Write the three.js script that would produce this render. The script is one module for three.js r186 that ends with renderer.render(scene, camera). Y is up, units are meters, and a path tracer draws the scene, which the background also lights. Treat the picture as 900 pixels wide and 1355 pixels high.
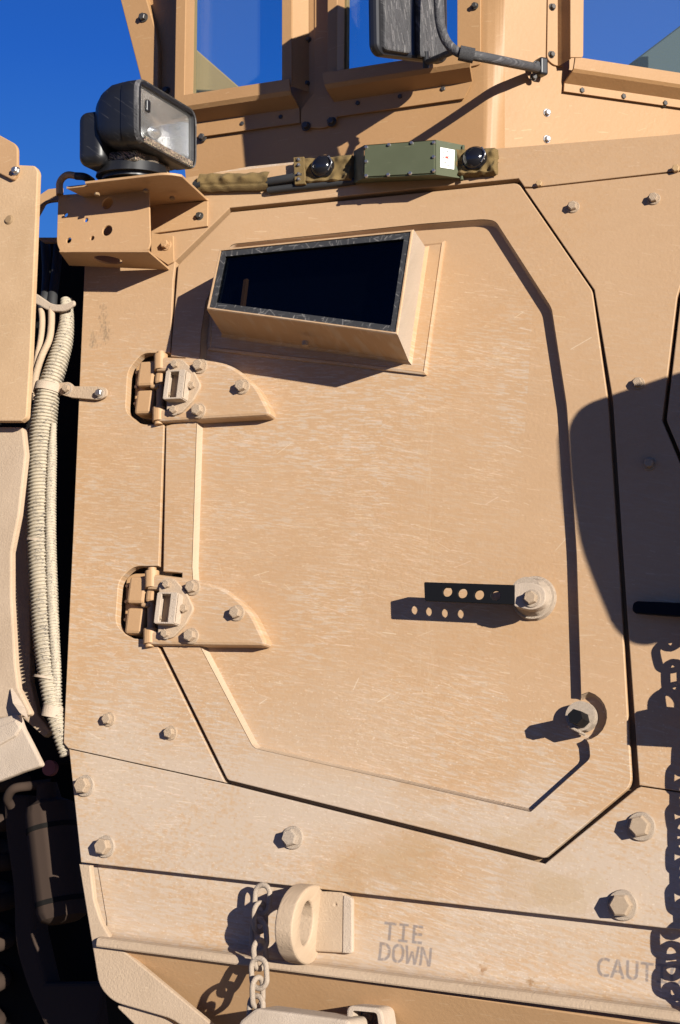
import * as THREE from 'three';
import { RoundedBoxGeometry } from 'three/addons/geometries/RoundedBoxGeometry.js';
import { mergeGeometries, mergeVertices, toCreasedNormals } from 'three/addons/utils/BufferGeometryUtils.js';

// ------------------------------------------------------------------ camera, sky, sun, exposure
const scene = new THREE.Scene();
const FPX = 1900, CX = 450, CY = 677.5, HORIZON = 715, EYE = new THREE.Vector3(0, 1.7, 0);
const PITCH = Math.atan((HORIZON - CY) / FPX);
const camera = new THREE.PerspectiveCamera(2 * Math.atan(CY / FPX) * 180 / Math.PI, 680 / 1024, 0.05, 3000);
camera.position.copy(EYE); camera.rotation.x = PITCH;
camera.updateMatrixWorld(true);

const renderer = new THREE.WebGLRenderer({ antialias: true });
renderer.setSize(680, 1024);
renderer.toneMapping = THREE.LinearToneMapping;
renderer.toneMappingExposure = 1.82;
renderer.shadowMap.enabled = true;

// direction to the sun, measured from the shadows of the handle and the window box on the hull
const V = (x, y, z) => new THREE.Vector3(x, y, z);
const TH = Math.atan2(FPX, CX + 4000), LEAN = 13.3 * Math.PI / 180;
const HX = V(Math.cos(TH), 0, Math.sin(TH)), NH = V(-Math.sin(TH), 0, Math.cos(TH)), UP = V(0, 1, 0);
const HY = UP.clone().multiplyScalar(Math.cos(LEAN)).addScaledVector(NH, -Math.sin(LEAN));
const HN = NH.clone().multiplyScalar(Math.cos(LEAN)).addScaledVector(UP, Math.sin(LEAN));
const SA = 1.28, SB = 0.33;
const SUN = HX.clone().multiplyScalar(SA).addScaledVector(HY, SB).add(HN).normalize();

{ // clear deep blue sky, paler towards the horizon and round the sun
  const w = 512, h = 256, d = new Float32Array(w * h * 4);
  const stops = [[0, .07, .1, .17], [.1, .045, .105, .25], [.2, .023, .104, .345], [.32, .01, .065, .293], [.6, .004, .022, .105], [1, .003, .013, .055]];
  for (let j = 0; j < h; j++) for (let i = 0; i < w; i++) {
    const el = ((j + .5) / h - .5) * Math.PI, az = ((i + .5) / w - .5) * 2 * Math.PI;
    const dir = V(Math.cos(el) * Math.cos(az), Math.sin(el), Math.cos(el) * Math.sin(az));
    const s = Math.max(0, dir.y);
    let k = 0; while (k < stops.length - 2 && stops[k + 1][0] < s) k++;
    const a = stops[k], b = stops[k + 1], t = Math.min(1, (s - a[0]) / (b[0] - a[0]));
    const g = Math.pow(Math.max(0, dir.dot(SUN)), 40) * .12;
    for (let c = 0; c < 3; c++) d[(j * w + i) * 4 + c] = a[c + 1] + (b[c + 1] - a[c + 1]) * t + g * [1, .95, .85][c];
    d[(j * w + i) * 4 + 3] = 1;
  }
  const t = new THREE.DataTexture(d, w, h, THREE.RGBAFormat, THREE.FloatType);
  t.mapping = THREE.EquirectangularReflectionMapping; t.magFilter = THREE.LinearFilter; t.needsUpdate = true;
  scene.background = t; scene.environment = t;
}
const O = V(0, 0, 0);
{ const r = V(0, 0, -1).applyEuler(camera.rotation); O.copy(EYE).addScaledVector(r, 2.2); }
const sun = new THREE.DirectionalLight(new THREE.Color().setRGB(1, .95, .86), 5);
sun.name = 'sun'; sun.position.copy(O).addScaledVector(SUN, 20); sun.target.position.copy(O);
sun.castShadow = true; sun.shadow.mapSize.set(4096, 4096); sun.shadow.bias = -.0005;
Object.assign(sun.shadow.camera, { left: -2, right: 2, top: 2, bottom: -2, near: 1, far: 40 });
scene.add(sun, sun.target);

// ------------------------------------------------------------------ helpers
let seed = 7;
const rnd = () => { seed = (seed + 0x6d2b79f5) | 0; let t = Math.imul(seed ^ (seed >>> 15), 1 | seed); t = (t + Math.imul(t ^ (t >>> 7), 61 | t)) ^ t; return ((t ^ (t >>> 14)) >>> 0) / 4294967296; };
const gauss = () => (rnd() + rnd() + rnd() + rnd() - 2) * 1.0;
const PERM = Array.from({ length: 512 }, () => rnd());
const lat = (i, j) => PERM[(((i * 73) ^ (j * 151)) + i * 31 + j * 17 & 511)];
function noise(x, y) {
  const i = Math.floor(x), j = Math.floor(y), u = x - i, v = y - j, a = u * u * (3 - 2 * u), b = v * v * (3 - 2 * v);
  return (lat(i, j) * (1 - a) + lat(i + 1, j) * a) * (1 - b) + (lat(i, j + 1) * (1 - a) + lat(i + 1, j + 1) * a) * b;
}
const fbm = (x, y, o = 4) => { let s = 0, a = .5, t = 0; for (let k = 0; k < o; k++) { s += a * noise(x, y); t += a; a *= .5; x = x * 2.03 + 17; y = y * 2.03 + 9; } return s / t; };

// a frame is a plane of the truck: origin, axes along it and its outward normal; P finds the point of the plane seen at a pixel of the photograph
class Frame {
  constructor(o, x, y, n) { this.o = o; this.x = x; this.y = y; this.n = n; this.m = new THREE.Matrix4().makeBasis(x, y, n).setPosition(o); }
  P(px, py, h = 0) {
    const r = V((px - CX) / FPX, -(py - CY) / FPX, -1).applyEuler(camera.rotation), oc = EYE.clone().sub(this.o);
    const t = (h - oc.dot(this.n)) / r.dot(this.n), p = EYE.clone().addScaledVector(r, t).sub(this.o);
    return V(p.dot(this.x), p.dot(this.y), h);
  }
  world(p) { return p.clone().applyMatrix4(this.m); }
  local(p) { return p.clone().applyMatrix4(this.m.clone().invert()); }
}
const HULL = new Frame(O, HX, HY, HN);
const P = (x, y, h = 0) => HULL.P(x, y, h);
const px = (pts, h = 0, F = HULL) => pts.map(([x, y, r]) => { const p = F.P(x, y, h); p.r = r || 0; return p; });

const BASE = V(O.x, 0, O.z);
const names = new Map();
const numbered = (n) => { const k = names.get(n) || 0; names.set(n, k + 1); return k ? n + '_' + String(k).padStart(3, '0') : n; };
const truck = new THREE.Group(); truck.name = numbered('armored_truck'); truck.position.copy(BASE); scene.add(truck);
truck.userData = { label: 'tan armored truck with angular hinged door, small vision window and bolted hull plates', category: 'armored truck' };

const tmpS = new THREE.Vector3();
function place(o, parent, F, at, scale, rot) { // puts o at a local place of frame F, whatever its parent is
  const m = (F ? F.m.clone() : new THREE.Matrix4());
  if (at) m.multiply(new THREE.Matrix4().makeTranslation(at.x, at.y, at.z));
  if (rot) m.multiply(new THREE.Matrix4().makeRotationFromEuler(rot));
  if (scale) m.multiply(new THREE.Matrix4().makeScale(scale, scale, scale));
  if (parent === truck && F) m.premultiply(new THREE.Matrix4().makeTranslation(-BASE.x, -BASE.y, -BASE.z));
  m.decompose(o.position, o.quaternion, o.scale);
  parent.add(o); return o;
}
function part(name, geo, mat, parent, F, at, scale, rot) {
  const o = new THREE.Mesh(Array.isArray(geo) ? merge(geo) : geo, mat); o.name = name; o.castShadow = o.receiveShadow = true;
  return place(o, parent, F, at, scale, rot);
}
function group(name, parent, F, at) { const o = new THREE.Group(); o.name = name; return place(o, parent, F, at); }
function thing(name, label, category, F, at, grp) {
  const o = group(numbered(name), scene, F, at); o.userData = { label, category }; if (grp) o.userData.group = grp; return o;
}
const strip = (g) => { g = g.index ? g.toNonIndexed() : g; for (const k of Object.keys(g.attributes)) if (!['position', 'normal', 'uv'].includes(k)) g.deleteAttribute(k); g.groups = []; return g; };
const merge = (list) => mergeGeometries(list.map(strip), false);
const flat = (g) => { g = strip(g); g.computeVertexNormals(); return g; };
const planar = (g) => { // uv in metres across the plane of the frame
  const p = g.attributes.position, uv = new Float32Array(p.count * 2);
  for (let i = 0; i < p.count; i++) { uv[i * 2] = p.getX(i) + p.getZ(i) * .3; uv[i * 2 + 1] = p.getY(i) + p.getZ(i) * .7; }
  g.setAttribute('uv', new THREE.BufferAttribute(uv, 2)); return g;
};
const UV0 = [-.65, -.8, 1.4];
const hullUV = (g) => { const p = g.attributes.position, uv = new Float32Array(p.count * 2); for (let i = 0; i < p.count; i++) { uv[i * 2] = (p.getX(i) - UV0[0]) / UV0[2]; uv[i * 2 + 1] = (p.getY(i) - UV0[1]) / UV0[2]; } g.setAttribute('uv', new THREE.BufferAttribute(uv, 2)); return g; };

function area(pts) { let s = 0; pts.forEach((p, i) => { const q = pts[(i + 1) % pts.length]; s += p.x * q.y - q.x * p.y; }); return s / 2; }
function inset(pts, d) { // moves every edge of a polygon inwards by d
  const s = area(pts) > 0 ? 1 : -1, n = pts.length;
  return pts.map((p, i) => {
    const a = pts[(i + n - 1) % n], b = pts[(i + 1) % n];
    let e1 = V(p.x - a.x, p.y - a.y, 0).normalize(), e2 = V(b.x - p.x, b.y - p.y, 0).normalize();
    const n1 = V(-e1.y, e1.x, 0).multiplyScalar(s), n2 = V(-e2.y, e2.x, 0).multiplyScalar(s), m = n1.clone().add(n2), k = Math.max(.25, m.dot(n1));
    const q = V(p.x + m.x / k * d, p.y + m.y / k * d, p.z); q.r = p.r; return q;
  });
}
function outline(pts, Kind = THREE.Shape) { // polygon with rounded corners (r per point, metres)
  const s = new Kind(), n = pts.length;
  pts.forEach((p, i) => {
    const a = pts[(i + n - 1) % n], b = pts[(i + 1) % n], r = p.r || 0;
    if (!r) { i ? s.lineTo(p.x, p.y) : s.moveTo(p.x, p.y); return; }
    const da = Math.hypot(a.x - p.x, a.y - p.y), db = Math.hypot(b.x - p.x, b.y - p.y), k = Math.min(r, da * .45, db * .45);
    const p1 = [p.x + (a.x - p.x) / da * k, p.y + (a.y - p.y) / da * k], p2 = [p.x + (b.x - p.x) / db * k, p.y + (b.y - p.y) / db * k];
    i ? s.lineTo(...p1) : s.moveTo(...p1);
    s.quadraticCurveTo(p.x, p.y, ...p2);
  });
  s.closePath(); return s;
}
const ring = (c, r, n = 24, ry = r) => Array.from({ length: n }, (_, i) => V(c.x + Math.cos(i / n * 2 * Math.PI) * r, c.y + Math.sin(i / n * 2 * Math.PI) * ry, 0));
// a plate: its front face at height h, t thick, the edges of the front face broken by a bevel b
function slab(pts, h, t, b = .0015, holes = [], uv = planar) {
  const s = outline(b ? inset(pts, b) : pts); for (const q of holes) s.holes.push(outline(q, THREE.Path));
  const g = new THREE.ExtrudeGeometry(s, { depth: Math.max(.0005, t - 2 * b), bevelEnabled: b > 0, bevelThickness: b, bevelSize: b, bevelSegments: 2, curveSegments: 6 });
  g.translate(0, 0, h - t + b);
  return uv(flat(g));
}
function box(w, h, d, x = 0, y = 0, z = 0, r = .002, seg = 2) { const g = strip(new RoundedBoxGeometry(w, h, d, seg, Math.min(r, w / 2.01, h / 2.01, d / 2.01))); g.translate(x, y, z); return g; }
function tube(pts, r, seg = 60, rs = 12, closed = false) { return strip(new THREE.TubeGeometry(new THREE.CatmullRomCurve3(pts, closed, 'centripetal'), seg, r, rs, closed)); }
function cyl(r1, r2, h, seg = 24, z0 = 0) { // along +z from z0, r1 at the bottom, r2 at the top
  const g = new THREE.CylinderGeometry(r2, r1, h, seg); g.rotateX(Math.PI / 2); g.translate(0, 0, z0 + h / 2); return strip(toCreasedNormals(g, .6));
}
function loft(rings, closedRing = true) { // quads between rings of equal count
  const pos = [], n = rings[0].length;
  const tri = (a, b, c) => pos.push(a.x, a.y, a.z, b.x, b.y, b.z, c.x, c.y, c.z);
  for (let k = 0; k + 1 < rings.length; k++) for (let i = 0; i < (closedRing ? n : n - 1); i++) {
    const j = (i + 1) % n, a = rings[k][i], b = rings[k][j], c = rings[k + 1][j], d = rings[k + 1][i];
    tri(a, b, c); tri(a, c, d);
  }
  const g = new THREE.BufferGeometry(); g.setAttribute('position', new THREE.Float32BufferAttribute(pos, 3));
  g.computeVertexNormals(); return planar(g);
}
// profile [[y, h], ...] swept along the local x of a frame, between the two end slants; thickness t
function sweep(prof, x0, x1, t, slant0 = 0, slant1 = 0) {
  const n = prof.length, nrm = prof.map((p, i) => { const a = prof[Math.max(0, i - 1)], b = prof[Math.min(n - 1, i + 1)], dy = b[0] - a[0], dh = b[1] - a[1], l = Math.hypot(dy, dh); return [dh / l, -dy / l]; });
  const back = prof.map((p, i) => [p[0] - nrm[i][0] * t, p[1] - nrm[i][1] * t]);
  const loop = prof.concat(back.reverse()), y0 = prof[0][0];
  const at = (x, s) => loop.map(([y, h]) => V(x + s * (y - y0), y, h));
  const A = at(x0, slant0), B = at(x1, slant1), g = loft([A, B]);
  const cap = (L, flip) => { const s = new THREE.Shape(loop.map(([y, h]) => new THREE.Vector2(y, h))), f = new THREE.ShapeGeometry(s), p = f.attributes.position, pos = []; const idx = f.index.array; for (let i = 0; i < idx.length; i += 3) for (const k of flip ? [0, 2, 1] : [0, 1, 2]) { const q = idx[i + k], y = p.getX(q), h = p.getY(q); pos.push(L[0].x + L.s * (y - y0), y, h); } const c = new THREE.BufferGeometry(); c.setAttribute('position', new THREE.Float32BufferAttribute(pos, 3)); c.computeVertexNormals(); return planar(c); };
  A.s = slant0; B.s = slant1;
  return merge([g, cap(A, true), cap(B, false)]);
}

// ------------------------------------------------------------------ procedural paint
function canvasTex(w, h, draw, srgb = true) {
  const c = document.createElement('canvas'); c.width = w; c.height = h; draw(c.getContext('2d'), w, h);
  const t = new THREE.CanvasTexture(c); t.wrapS = t.wrapT = THREE.RepeatWrapping; if (srgb) t.colorSpace = THREE.SRGBColorSpace; t.anisotropy = 8; return t;
}
function dataTex(n, fn, srgb = true) { // seamless enough: noise blended at the borders
  const d = new Uint8Array(n * n * 4);
  for (let j = 0; j < n; j++) for (let i = 0; i < n; i++) { const c = fn(i / n, j / n); for (let k = 0; k < 3; k++) d[(j * n + i) * 4 + k] = Math.max(0, Math.min(255, c[k])); d[(j * n + i) * 4 + 3] = 255; }
  const t = new THREE.DataTexture(d, n, n, THREE.RGBAFormat); t.wrapS = t.wrapT = THREE.RepeatWrapping; t.magFilter = THREE.LinearFilter; t.minFilter = THREE.LinearMipmapLinearFilter; t.generateMipmaps = true;
  if (srgb) t.colorSpace = THREE.SRGBColorSpace; t.needsUpdate = true; return t;
}
const tileNoise = (u, v, s, o) => { const a = (x, y) => fbm(x * s, y * s, o), wu = u, wv = v; return (a(u + 3, v + 3) * (1 - wu) + a(u + 2, v + 3) * wu) * (1 - wv) + (a(u + 3, v + 2) * (1 - wu) + a(u + 2, v + 2) * wu) * wv; };
const TAN = [165, 130, 93];
const tanTile = (base, contrast, specks) => canvasTex(1024, 1024, (g, w, h) => {
  const id = g.createImageData(w, h);
  for (let j = 0; j < h; j++) for (let i = 0; i < w; i++) {
    const n = tileNoise(i / w, j / h, 6, 4) - .5, f = (PERM[(i * 7 + j * 131 + (i * j & 63)) & 511] - .5);
    for (let c = 0; c < 3; c++) id.data[(j * w + i) * 4 + c] = base[c] + n * contrast + f * 5;
    id.data[(j * w + i) * 4 + 3] = 255;
  }
  g.putImageData(id, 0, 0);
  g.lineCap = 'round';
  for (let k = 0; k < specks; k++) {
    const x = rnd() * w, y = rnd() * h, l = 5 + rnd() * 22, a = -.1 + gauss() * .25;
    g.strokeStyle = `rgba(196,176,146,${.06 + rnd() * .22})`; g.lineWidth = .8 + rnd() * 1.3;
    g.beginPath(); g.moveTo(x, y); g.lineTo(x + Math.cos(a) * l, y + Math.sin(a) * l); g.stroke();
  }
});
const bumpTile = dataTex(512, (u, v) => { const a = tileNoise(u, v, 60, 3) * 160 + tileNoise(u, v, 8, 2) * 95; return [a, a, a]; }, false);
const rep = (t, sx, sy = sx) => { const c = t.clone(); c.repeat.set(sx, sy); c.needsUpdate = true; return c; };

// the hull's paint with its wiped dust streaks, dust at the lower edge, scuffs
const HW = 2048;
const cxy = (p) => [(p.x - UV0[0]) / UV0[2] * HW, HW - (p.y - UV0[1]) / UV0[2] * HW];
const hullTex = canvasTex(HW, HW, (g, w, h) => {
  const id = g.createImageData(w, h), S = UV0[2] / w;
  for (let j = 0; j < h; j++) {
    const y = UV0[1] + (h - j) * S;
    for (let i = 0; i < w; i++) {
      const x = UV0[0] + i * S;
      const big = fbm(x * 5 + 40, y * 7 + 11, 3) - .5, mid = fbm(x * 40, y * 90, 3) - .5, fine = PERM[(i * 13 + j * 57 + ((i ^ j) * 5)) & 511] - .5;
      // road dust clings to the low plates in cloudy patches with a grain of its own
      const sm = (a, b, v) => { const t = Math.max(0, Math.min(1, (v - a) / (b - a))); return t * t * (3 - 2 * t); };
      const wob = (fbm(x * 6, y * 6, 3) - .5) * .22;
      const onPlate = sm(-.33, -.43, y + x * .09 + wob * .5), tawny = sm(.14, .02, Math.hypot((x - .17) * .55, (y + .52) * 1.3) + wob * .4);
      const cover = Math.max((y < -.575 ? .72 : .98) * onPlate * (1 - .8 * tawny), .5 * sm(-.1, -.4, y + wob) * sm(.3, .1, x), .2);
      const cloud = fbm(x * 7 + 3, y * 11 + 5, 4), grain = fbm(x * 210, y * 300, 2);
      // fine wiped grain: long thin noise lying nearly flat, in patches
      const tl = x > .05 ? .16 : .07, wipe = fbm(x * 70 + y * 12, (y + x * tl) * 520, 3), wp = (.3 + .7 * sm(.36, .6, fbm(x * 5 + 9, y * 8 + 4, 4))) * sm(.44, .2, y) * (x > .28 && y > -.3 ? .25 : 1);
      const dust = Math.min(1, cover * (.42 + .58 * sm(.25, .62, cloud * .65 + grain * .5)) + sm(.46, .7, wipe) * wp * .62);
      const k = (j * w + i) * 4, dc = [171, 153, 134];
      for (let c = 0; c < 3; c++) { const b = TAN[c] + big * 7 + mid * 4 + fine * 5; id.data[k + c] = b + (dc[c] - b) * dust * .93; }
      id.data[k + 3] = 255;
    }
  }
  g.putImageData(id, 0, 0);
  g.lineCap = 'round';
  const M = w / UV0[2];
  let n = 0;
  for (let k = 0; k < 190000 && n < 44000; k++) {
    const x = UV0[0] + rnd() * UV0[2], y = UV0[1] + rnd() * UV0[2];
    let d = Math.pow(fbm(x * 8 + 7, y * 12 + 2, 4), 2) * 3.2 - .25;
    d *= y > .42 ? .12 : y > .27 ? .35 : y < -.36 ? .7 : 1;
    if (x > .26 && y > -.35) d *= .28;
    if (x > .4) d *= .4;
    if (rnd() > d) continue;
    n++;
    const [X0, Y0] = cxy({ x, y }), l = (.003 + Math.pow(rnd(), 3) * .024) * M, tilt = .08 + (x > .05 ? .12 : 0) + gauss() * .16 + (rnd() < .05 ? (rnd() - .5) * 2 : 0);
    const al = .05 + rnd() * rnd() * .4;
    g.strokeStyle = `rgba(${205 + rnd() * 12},${186 + rnd() * 10},${164 + rnd() * 14},${al})`; g.lineWidth = .5 + rnd() * rnd() * 1.6;
    g.beginPath(); g.moveTo(X0, Y0); g.quadraticCurveTo(X0 + Math.cos(tilt) * l * .5, Y0 + Math.sin(tilt) * l * .5 + gauss() * 1.2, X0 + Math.cos(tilt) * l, Y0 + Math.sin(tilt) * l); g.stroke();
  }
  for (let k = 0; k < 16000; k++) { // fine specks low down
    const x = UV0[0] + rnd() * UV0[2], y = UV0[1] + rnd() * .55, [X0, Y0] = cxy({ x, y });
    if (rnd() > fbm(x * 9, y * 9, 3) * 1.3 - .1) continue;
    g.fillStyle = rnd() < .75 ? `rgba(198,182,162,${.2 + rnd() * .4})` : `rgba(140,108,76,${.15 + rnd() * .25})`;
    g.fillRect(X0, Y0, 1 + rnd() * 3, 1 + rnd() * 1.6);
  }
  for (let k = 0; k < 20; k++) { // single longer scratches
    const x = -.2 + rnd() * .6, y = -.45 + rnd() * .7, [X0, Y0] = cxy({ x, y }), a = gauss() * .9 - .3, l = (.01 + rnd() * .025) * M;
    g.strokeStyle = `rgba(205,190,168,${.25 + rnd() * .4})`; g.lineWidth = 1 + rnd();
    g.beginPath(); g.moveTo(X0, Y0); g.lineTo(X0 + Math.cos(a) * l, Y0 + Math.sin(a) * l); g.stroke();
  }
  for (const [a, b, sx, sy, al] of [[135, 418, 3, 26, .25], [140, 440, 5, 14, .28], [122, 450, 3, 12, .2]]) for (let k = 0; k < 60; k++) { // rubbed grey marks by the upper hinge
    const [X0, Y0] = cxy(P(a + gauss() * sx * 1.4, b + gauss() * sy)); g.fillStyle = `rgba(96,84,66,${al * rnd()})`; g.fillRect(X0, Y0, 2 + rnd() * 3, 3 + rnd() * 9);
  }
  for (let k = 0; k < 260; k++) { // a vertical rub down the middle of the door
    const yy = 520 + rnd() * 400, [X0, Y0] = cxy(P(566 + gauss() * 5 + (rnd() < .3 ? -14 : 0), yy)); g.strokeStyle = `rgba(186,164,138,${.05 + rnd() * .14})`; g.lineWidth = 1.2; g.beginPath(); g.moveTo(X0, Y0); g.lineTo(X0 + gauss(), Y0 + 10 + rnd() * 30); g.stroke();
  }
  for (let k = 0; k < 14; k++) { // tawny water stains under the door
    const [X0, Y0] = cxy(P(440 + rnd() * 330, 1110 + rnd() * 90)); g.fillStyle = `rgba(146,110,68,${.05 + rnd() * .07})`; g.beginPath(); for (let q = 0; q < 12; q++) { const a = q / 12 * 6.283, r = 20 + rnd() * 42; g.lineTo(X0 + Math.cos(a) * r * 1.7, Y0 + Math.sin(a) * r); } g.fill();
  }
  // the stencilled words, worn
  const word = (text, at, size, slope) => {
    const c2 = document.createElement('canvas'); c2.width = 900; c2.height = 220; const q = c2.getContext('2d');
    q.font = `bold ${size}px monospace`; q.fillStyle = 'rgba(72,72,82,.44)'; q.fillText(text, 10, 150);
    q.globalCompositeOperation = 'destination-out';
    const cw = size * .602;
    for (let k = 0; k < text.length; k++) if ('OUCDEAN'.includes(text[k])) q.fillRect(10 + cw * (k + .46), 20, size * .075, 180);
    for (let k = 0; k < 1500; k++) { q.fillStyle = `rgba(0,0,0,${rnd() * .7})`; q.fillRect(rnd() * 900, rnd() * 220, 1 + rnd() * 5, 1 + rnd() * 3); }
    const [X0, Y0] = cxy(at); g.save(); g.translate(X0, Y0); g.rotate(slope); g.drawImage(c2, -10, -150); g.restore();
  };
  word('TIE', P(506, 1243, -.017), 50, 0.0); word('DOWN', P(499, 1270, -.017), 50, 0.0);
  word('CAUTION', P(788, 1291, -.017), 47, -.01);
  for (const [a, b] of [[700, 1300], [633, 1283]]) { const [X0, Y0] = cxy(P(a, b)); for (let k = 0; k < 25; k++) { g.fillStyle = `rgba(120,84,48,${rnd() * .3})`; g.beginPath(); g.arc(X0 + gauss() * 7, Y0 + gauss() * 8, 1 + rnd() * 3, 0, 7); g.fill(); } }
});
const tanA = tanTile(TAN, 14, 900), tanDust = tanTile([164, 142, 118], 26, 2600), cabA = tanTile([153, 117, 78], 12, 420);
const std = (o) => new THREE.MeshStandardMaterial(o);
const M = {
  hull: std({ map: hullTex, roughness: .62, bumpMap: rep(bumpTile, 6), bumpScale: .0004 }),
  tan: std({ map: rep(tanA, 1.6), roughness: .6, bumpMap: rep(bumpTile, 4), bumpScale: .0004 }),
  edgeDust: std({ map: rep(tanTile([180, 164, 144], 40, 900), 5), roughness: .95, bumpMap: rep(bumpTile, 16), bumpScale: .001 }),
  tanDusty: std({ map: rep(tanTile([170, 140, 106], 26, 3500), 1.8), roughness: .75, bumpMap: rep(bumpTile, 5), bumpScale: .0006 }),
  cab: std({ map: rep(cabA, 1.3), roughness: .55, bumpMap: rep(bumpTile, 3), bumpScale: .0004 }),
  dusty: std({ map: rep(tanDust, 2), roughness: .85, bumpMap: rep(bumpTile, 7), bumpScale: .001 }),
  cream: std({ map: rep(tanTile([166, 149, 131], 30, 1600), 4), roughness: .9, bumpMap: rep(bumpTile, 14), bumpScale: .0012 }),
  plain: std({ color: new THREE.Color().setRGB(.36, .23, .11), roughness: .6 }),
  jamb: std({ color: new THREE.Color().setRGB(.22, .14, .07), roughness: .8 }),
  bay: new THREE.MeshPhysicalMaterial({ color: new THREE.Color().setRGB(.012, .011, .01), roughness: .95, specularIntensity: .1 }),  // near-black: the shade of the gap is put into the colour
  black: std({ color: new THREE.Color().setRGB(.014, .014, .016), roughness: .38 }),
  grip: new THREE.MeshPhysicalMaterial({ color: new THREE.Color().setRGB(.005, .005, .006), roughness: .6, specularIntensity: .25 }),
  rubber: std({ color: new THREE.Color().setRGB(.02, .02, .021), roughness: .7 }),
  gasket: std({ map: rep(canvasTex(256, 256, (g, w, h) => { g.fillStyle = 'rgb(38,38,40)'; g.fillRect(0, 0, w, h); for (let k = 0; k < 900; k++) { g.strokeStyle = `rgba(176,168,158,${rnd() * .5})`; g.lineWidth = .6 + rnd() * 1.6; const x = rnd() * w, y = rnd() * h, a = rnd() * 7, l = 3 + rnd() * 18; g.beginPath(); g.moveTo(x, y); g.lineTo(x + Math.cos(a) * l, y + Math.sin(a) * l); g.stroke(); } }), 5), roughness: .8 }),
  steel: std({ color: new THREE.Color().setRGB(.42, .41, .4), roughness: .35, metalness: .9 }),
  darkSteel: std({ color: new THREE.Color().setRGB(.06, .055, .05), roughness: .45, metalness: .4 }),
  olive: std({ map: rep(tanTile([72, 76, 54], 14, 60), 3), roughness: .6 }),
  oliveFrame: std({ color: new THREE.Color().setRGB(.15, .11, .045), roughness: .7 }),
  web: std({ map: rep(canvasTex(256, 256, (g, w, h) => { g.fillStyle = 'rgb(104,84,48)'; g.fillRect(0, 0, w, h); for (let j = 0; j < h; j += 3) for (let i = 0; i < w; i += 3) { g.fillStyle = `rgba(${(i + j) % 2 ? '118,98,60' : '84,68,38'},${.15 + rnd() * .25})`; g.fillRect(i, j, 2, 2); } }), 7), roughness: .95, bumpMap: rep(bumpTile, 30), bumpScale: .001 }),
  pane: new THREE.MeshPhysicalMaterial({ color: new THREE.Color().setRGB(.82, .95, .95), transmission: .985, thickness: 0, roughness: .02, ior: 1.5, specularIntensity: .5 }),
  darkPane: new THREE.MeshPhysicalMaterial({ color: new THREE.Color().setRGB(.4, .43, .46), transmission: 1, thickness: 0, roughness: .03, specularIntensity: .45 }),
  trim: std({ color: new THREE.Color().setRGB(.5, .2, .06), roughness: .7 }),
  greyTrim: std({ color: new THREE.Color().setRGB(.03, .03, .033), roughness: .8 }),
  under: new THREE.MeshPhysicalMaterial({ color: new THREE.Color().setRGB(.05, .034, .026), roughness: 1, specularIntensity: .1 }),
  mirrorBack: std({ map: rep(canvasTex(256, 512, (g, w, h) => { g.fillStyle = 'rgb(62,61,62)'; g.fillRect(0, 0, w, h); for (let k = 0; k < 1500; k++) { g.strokeStyle = `rgba(${rnd() < .7 ? '170,164,160' : '20,20,20'},${rnd() * .35})`; g.lineWidth = .6 + rnd() * 2; const x = rnd() * w, y = rnd() * h; g.beginPath(); g.moveTo(x, y); g.lineTo(x + gauss() * 3, y + 6 + rnd() * 50); g.stroke(); } }), 4), roughness: .75, bumpMap: rep(bumpTile, 10), bumpScale: .002 }),
};
for (const k of ['oliveFrame', 'plain']) M[k].name = k;

const HEX = flat(merge([new THREE.CylinderGeometry(1, 1, .9, 6), new THREE.CylinderGeometry(.82, 1, .16, 6).translate(0, .53, 0)])); HEX.rotateX(Math.PI / 2); HEX.translate(0, 0, .72);
const WASHER = strip(toCreasedNormals(new THREE.CylinderGeometry(1.26, 1.36, .28, 28), .6)); WASHER.rotateX(Math.PI / 2); WASHER.translate(0, 0, .14);
planar(HEX); planar(WASHER);
// a bolt whose head is seen at a pixel: r is the radius of its head in pixels, F the plane it is screwed to, h0 the height of that plane
function bolt(X0, Y0, r, { F = HULL, h0 = 0, mat = M.tan, washer = mat, parent = truck, name = 'bolt', s = null } = {}) {
  const rm = r / (s || 830), p = F.P(X0, Y0, h0 + rm * 1.2); p.z = h0;
  if (mat === M.cream) mat = [M.dusty, M.cream, M.dusty][Math.floor(rnd() * 3)];
  const o = part(name, HEX, mat, parent, parent === truck || parent === scene ? F : null, p, rm, new THREE.Euler(0, 0, rnd() * 1.05));
  if (washer) part('washer', WASHER, washer, o);
  return o;
}

// ------------------------------------------------------------------ the ground
{
  const g = new THREE.PlaneGeometry(1200, 1200, 1, 1); g.rotateX(-Math.PI / 2);
  const uv = g.attributes.uv; for (let i = 0; i < uv.count; i++) uv.setXY(i, uv.getX(i) * 600, uv.getY(i) * 600);
  const o = new THREE.Mesh(g, std({ map: tanTile([92, 78, 62], 40, 1500), roughness: 1 })); o.name = 'ground'; o.userData.kind = 'structure'; o.receiveShadow = true; scene.add(o);
}

// ------------------------------------------------------------------ hull plates (the gaps between them are real)
const G = .0035; // half a joint
const doorPx = [[305, 278], [687.5, 238.5, .008], [787, 383, .006], [808, 530, .02], [826, 800, .02], [840, 1041, .012], [722, 1140, .004], [299, 1035, .004], [206, 846], [233, 350]];
const doorOut = px(doorPx);
const pocket1 = [[226, 560], [186, 562, .014], [167, 545, .014], [170, 490, .014], [188, 467, .014], [228, 467]];
const pocket2 = [[213, 846], [172, 844, .014], [154, 826, .014], [158, 768, .014], [176, 749, .014], [216, 749]];
function hullPanel(pts, h = 0, t = .016, b = .0012) { return part('hull_panel', slab(pts, h, t, b, [], hullUV), M.hull, truck, HULL); }
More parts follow.
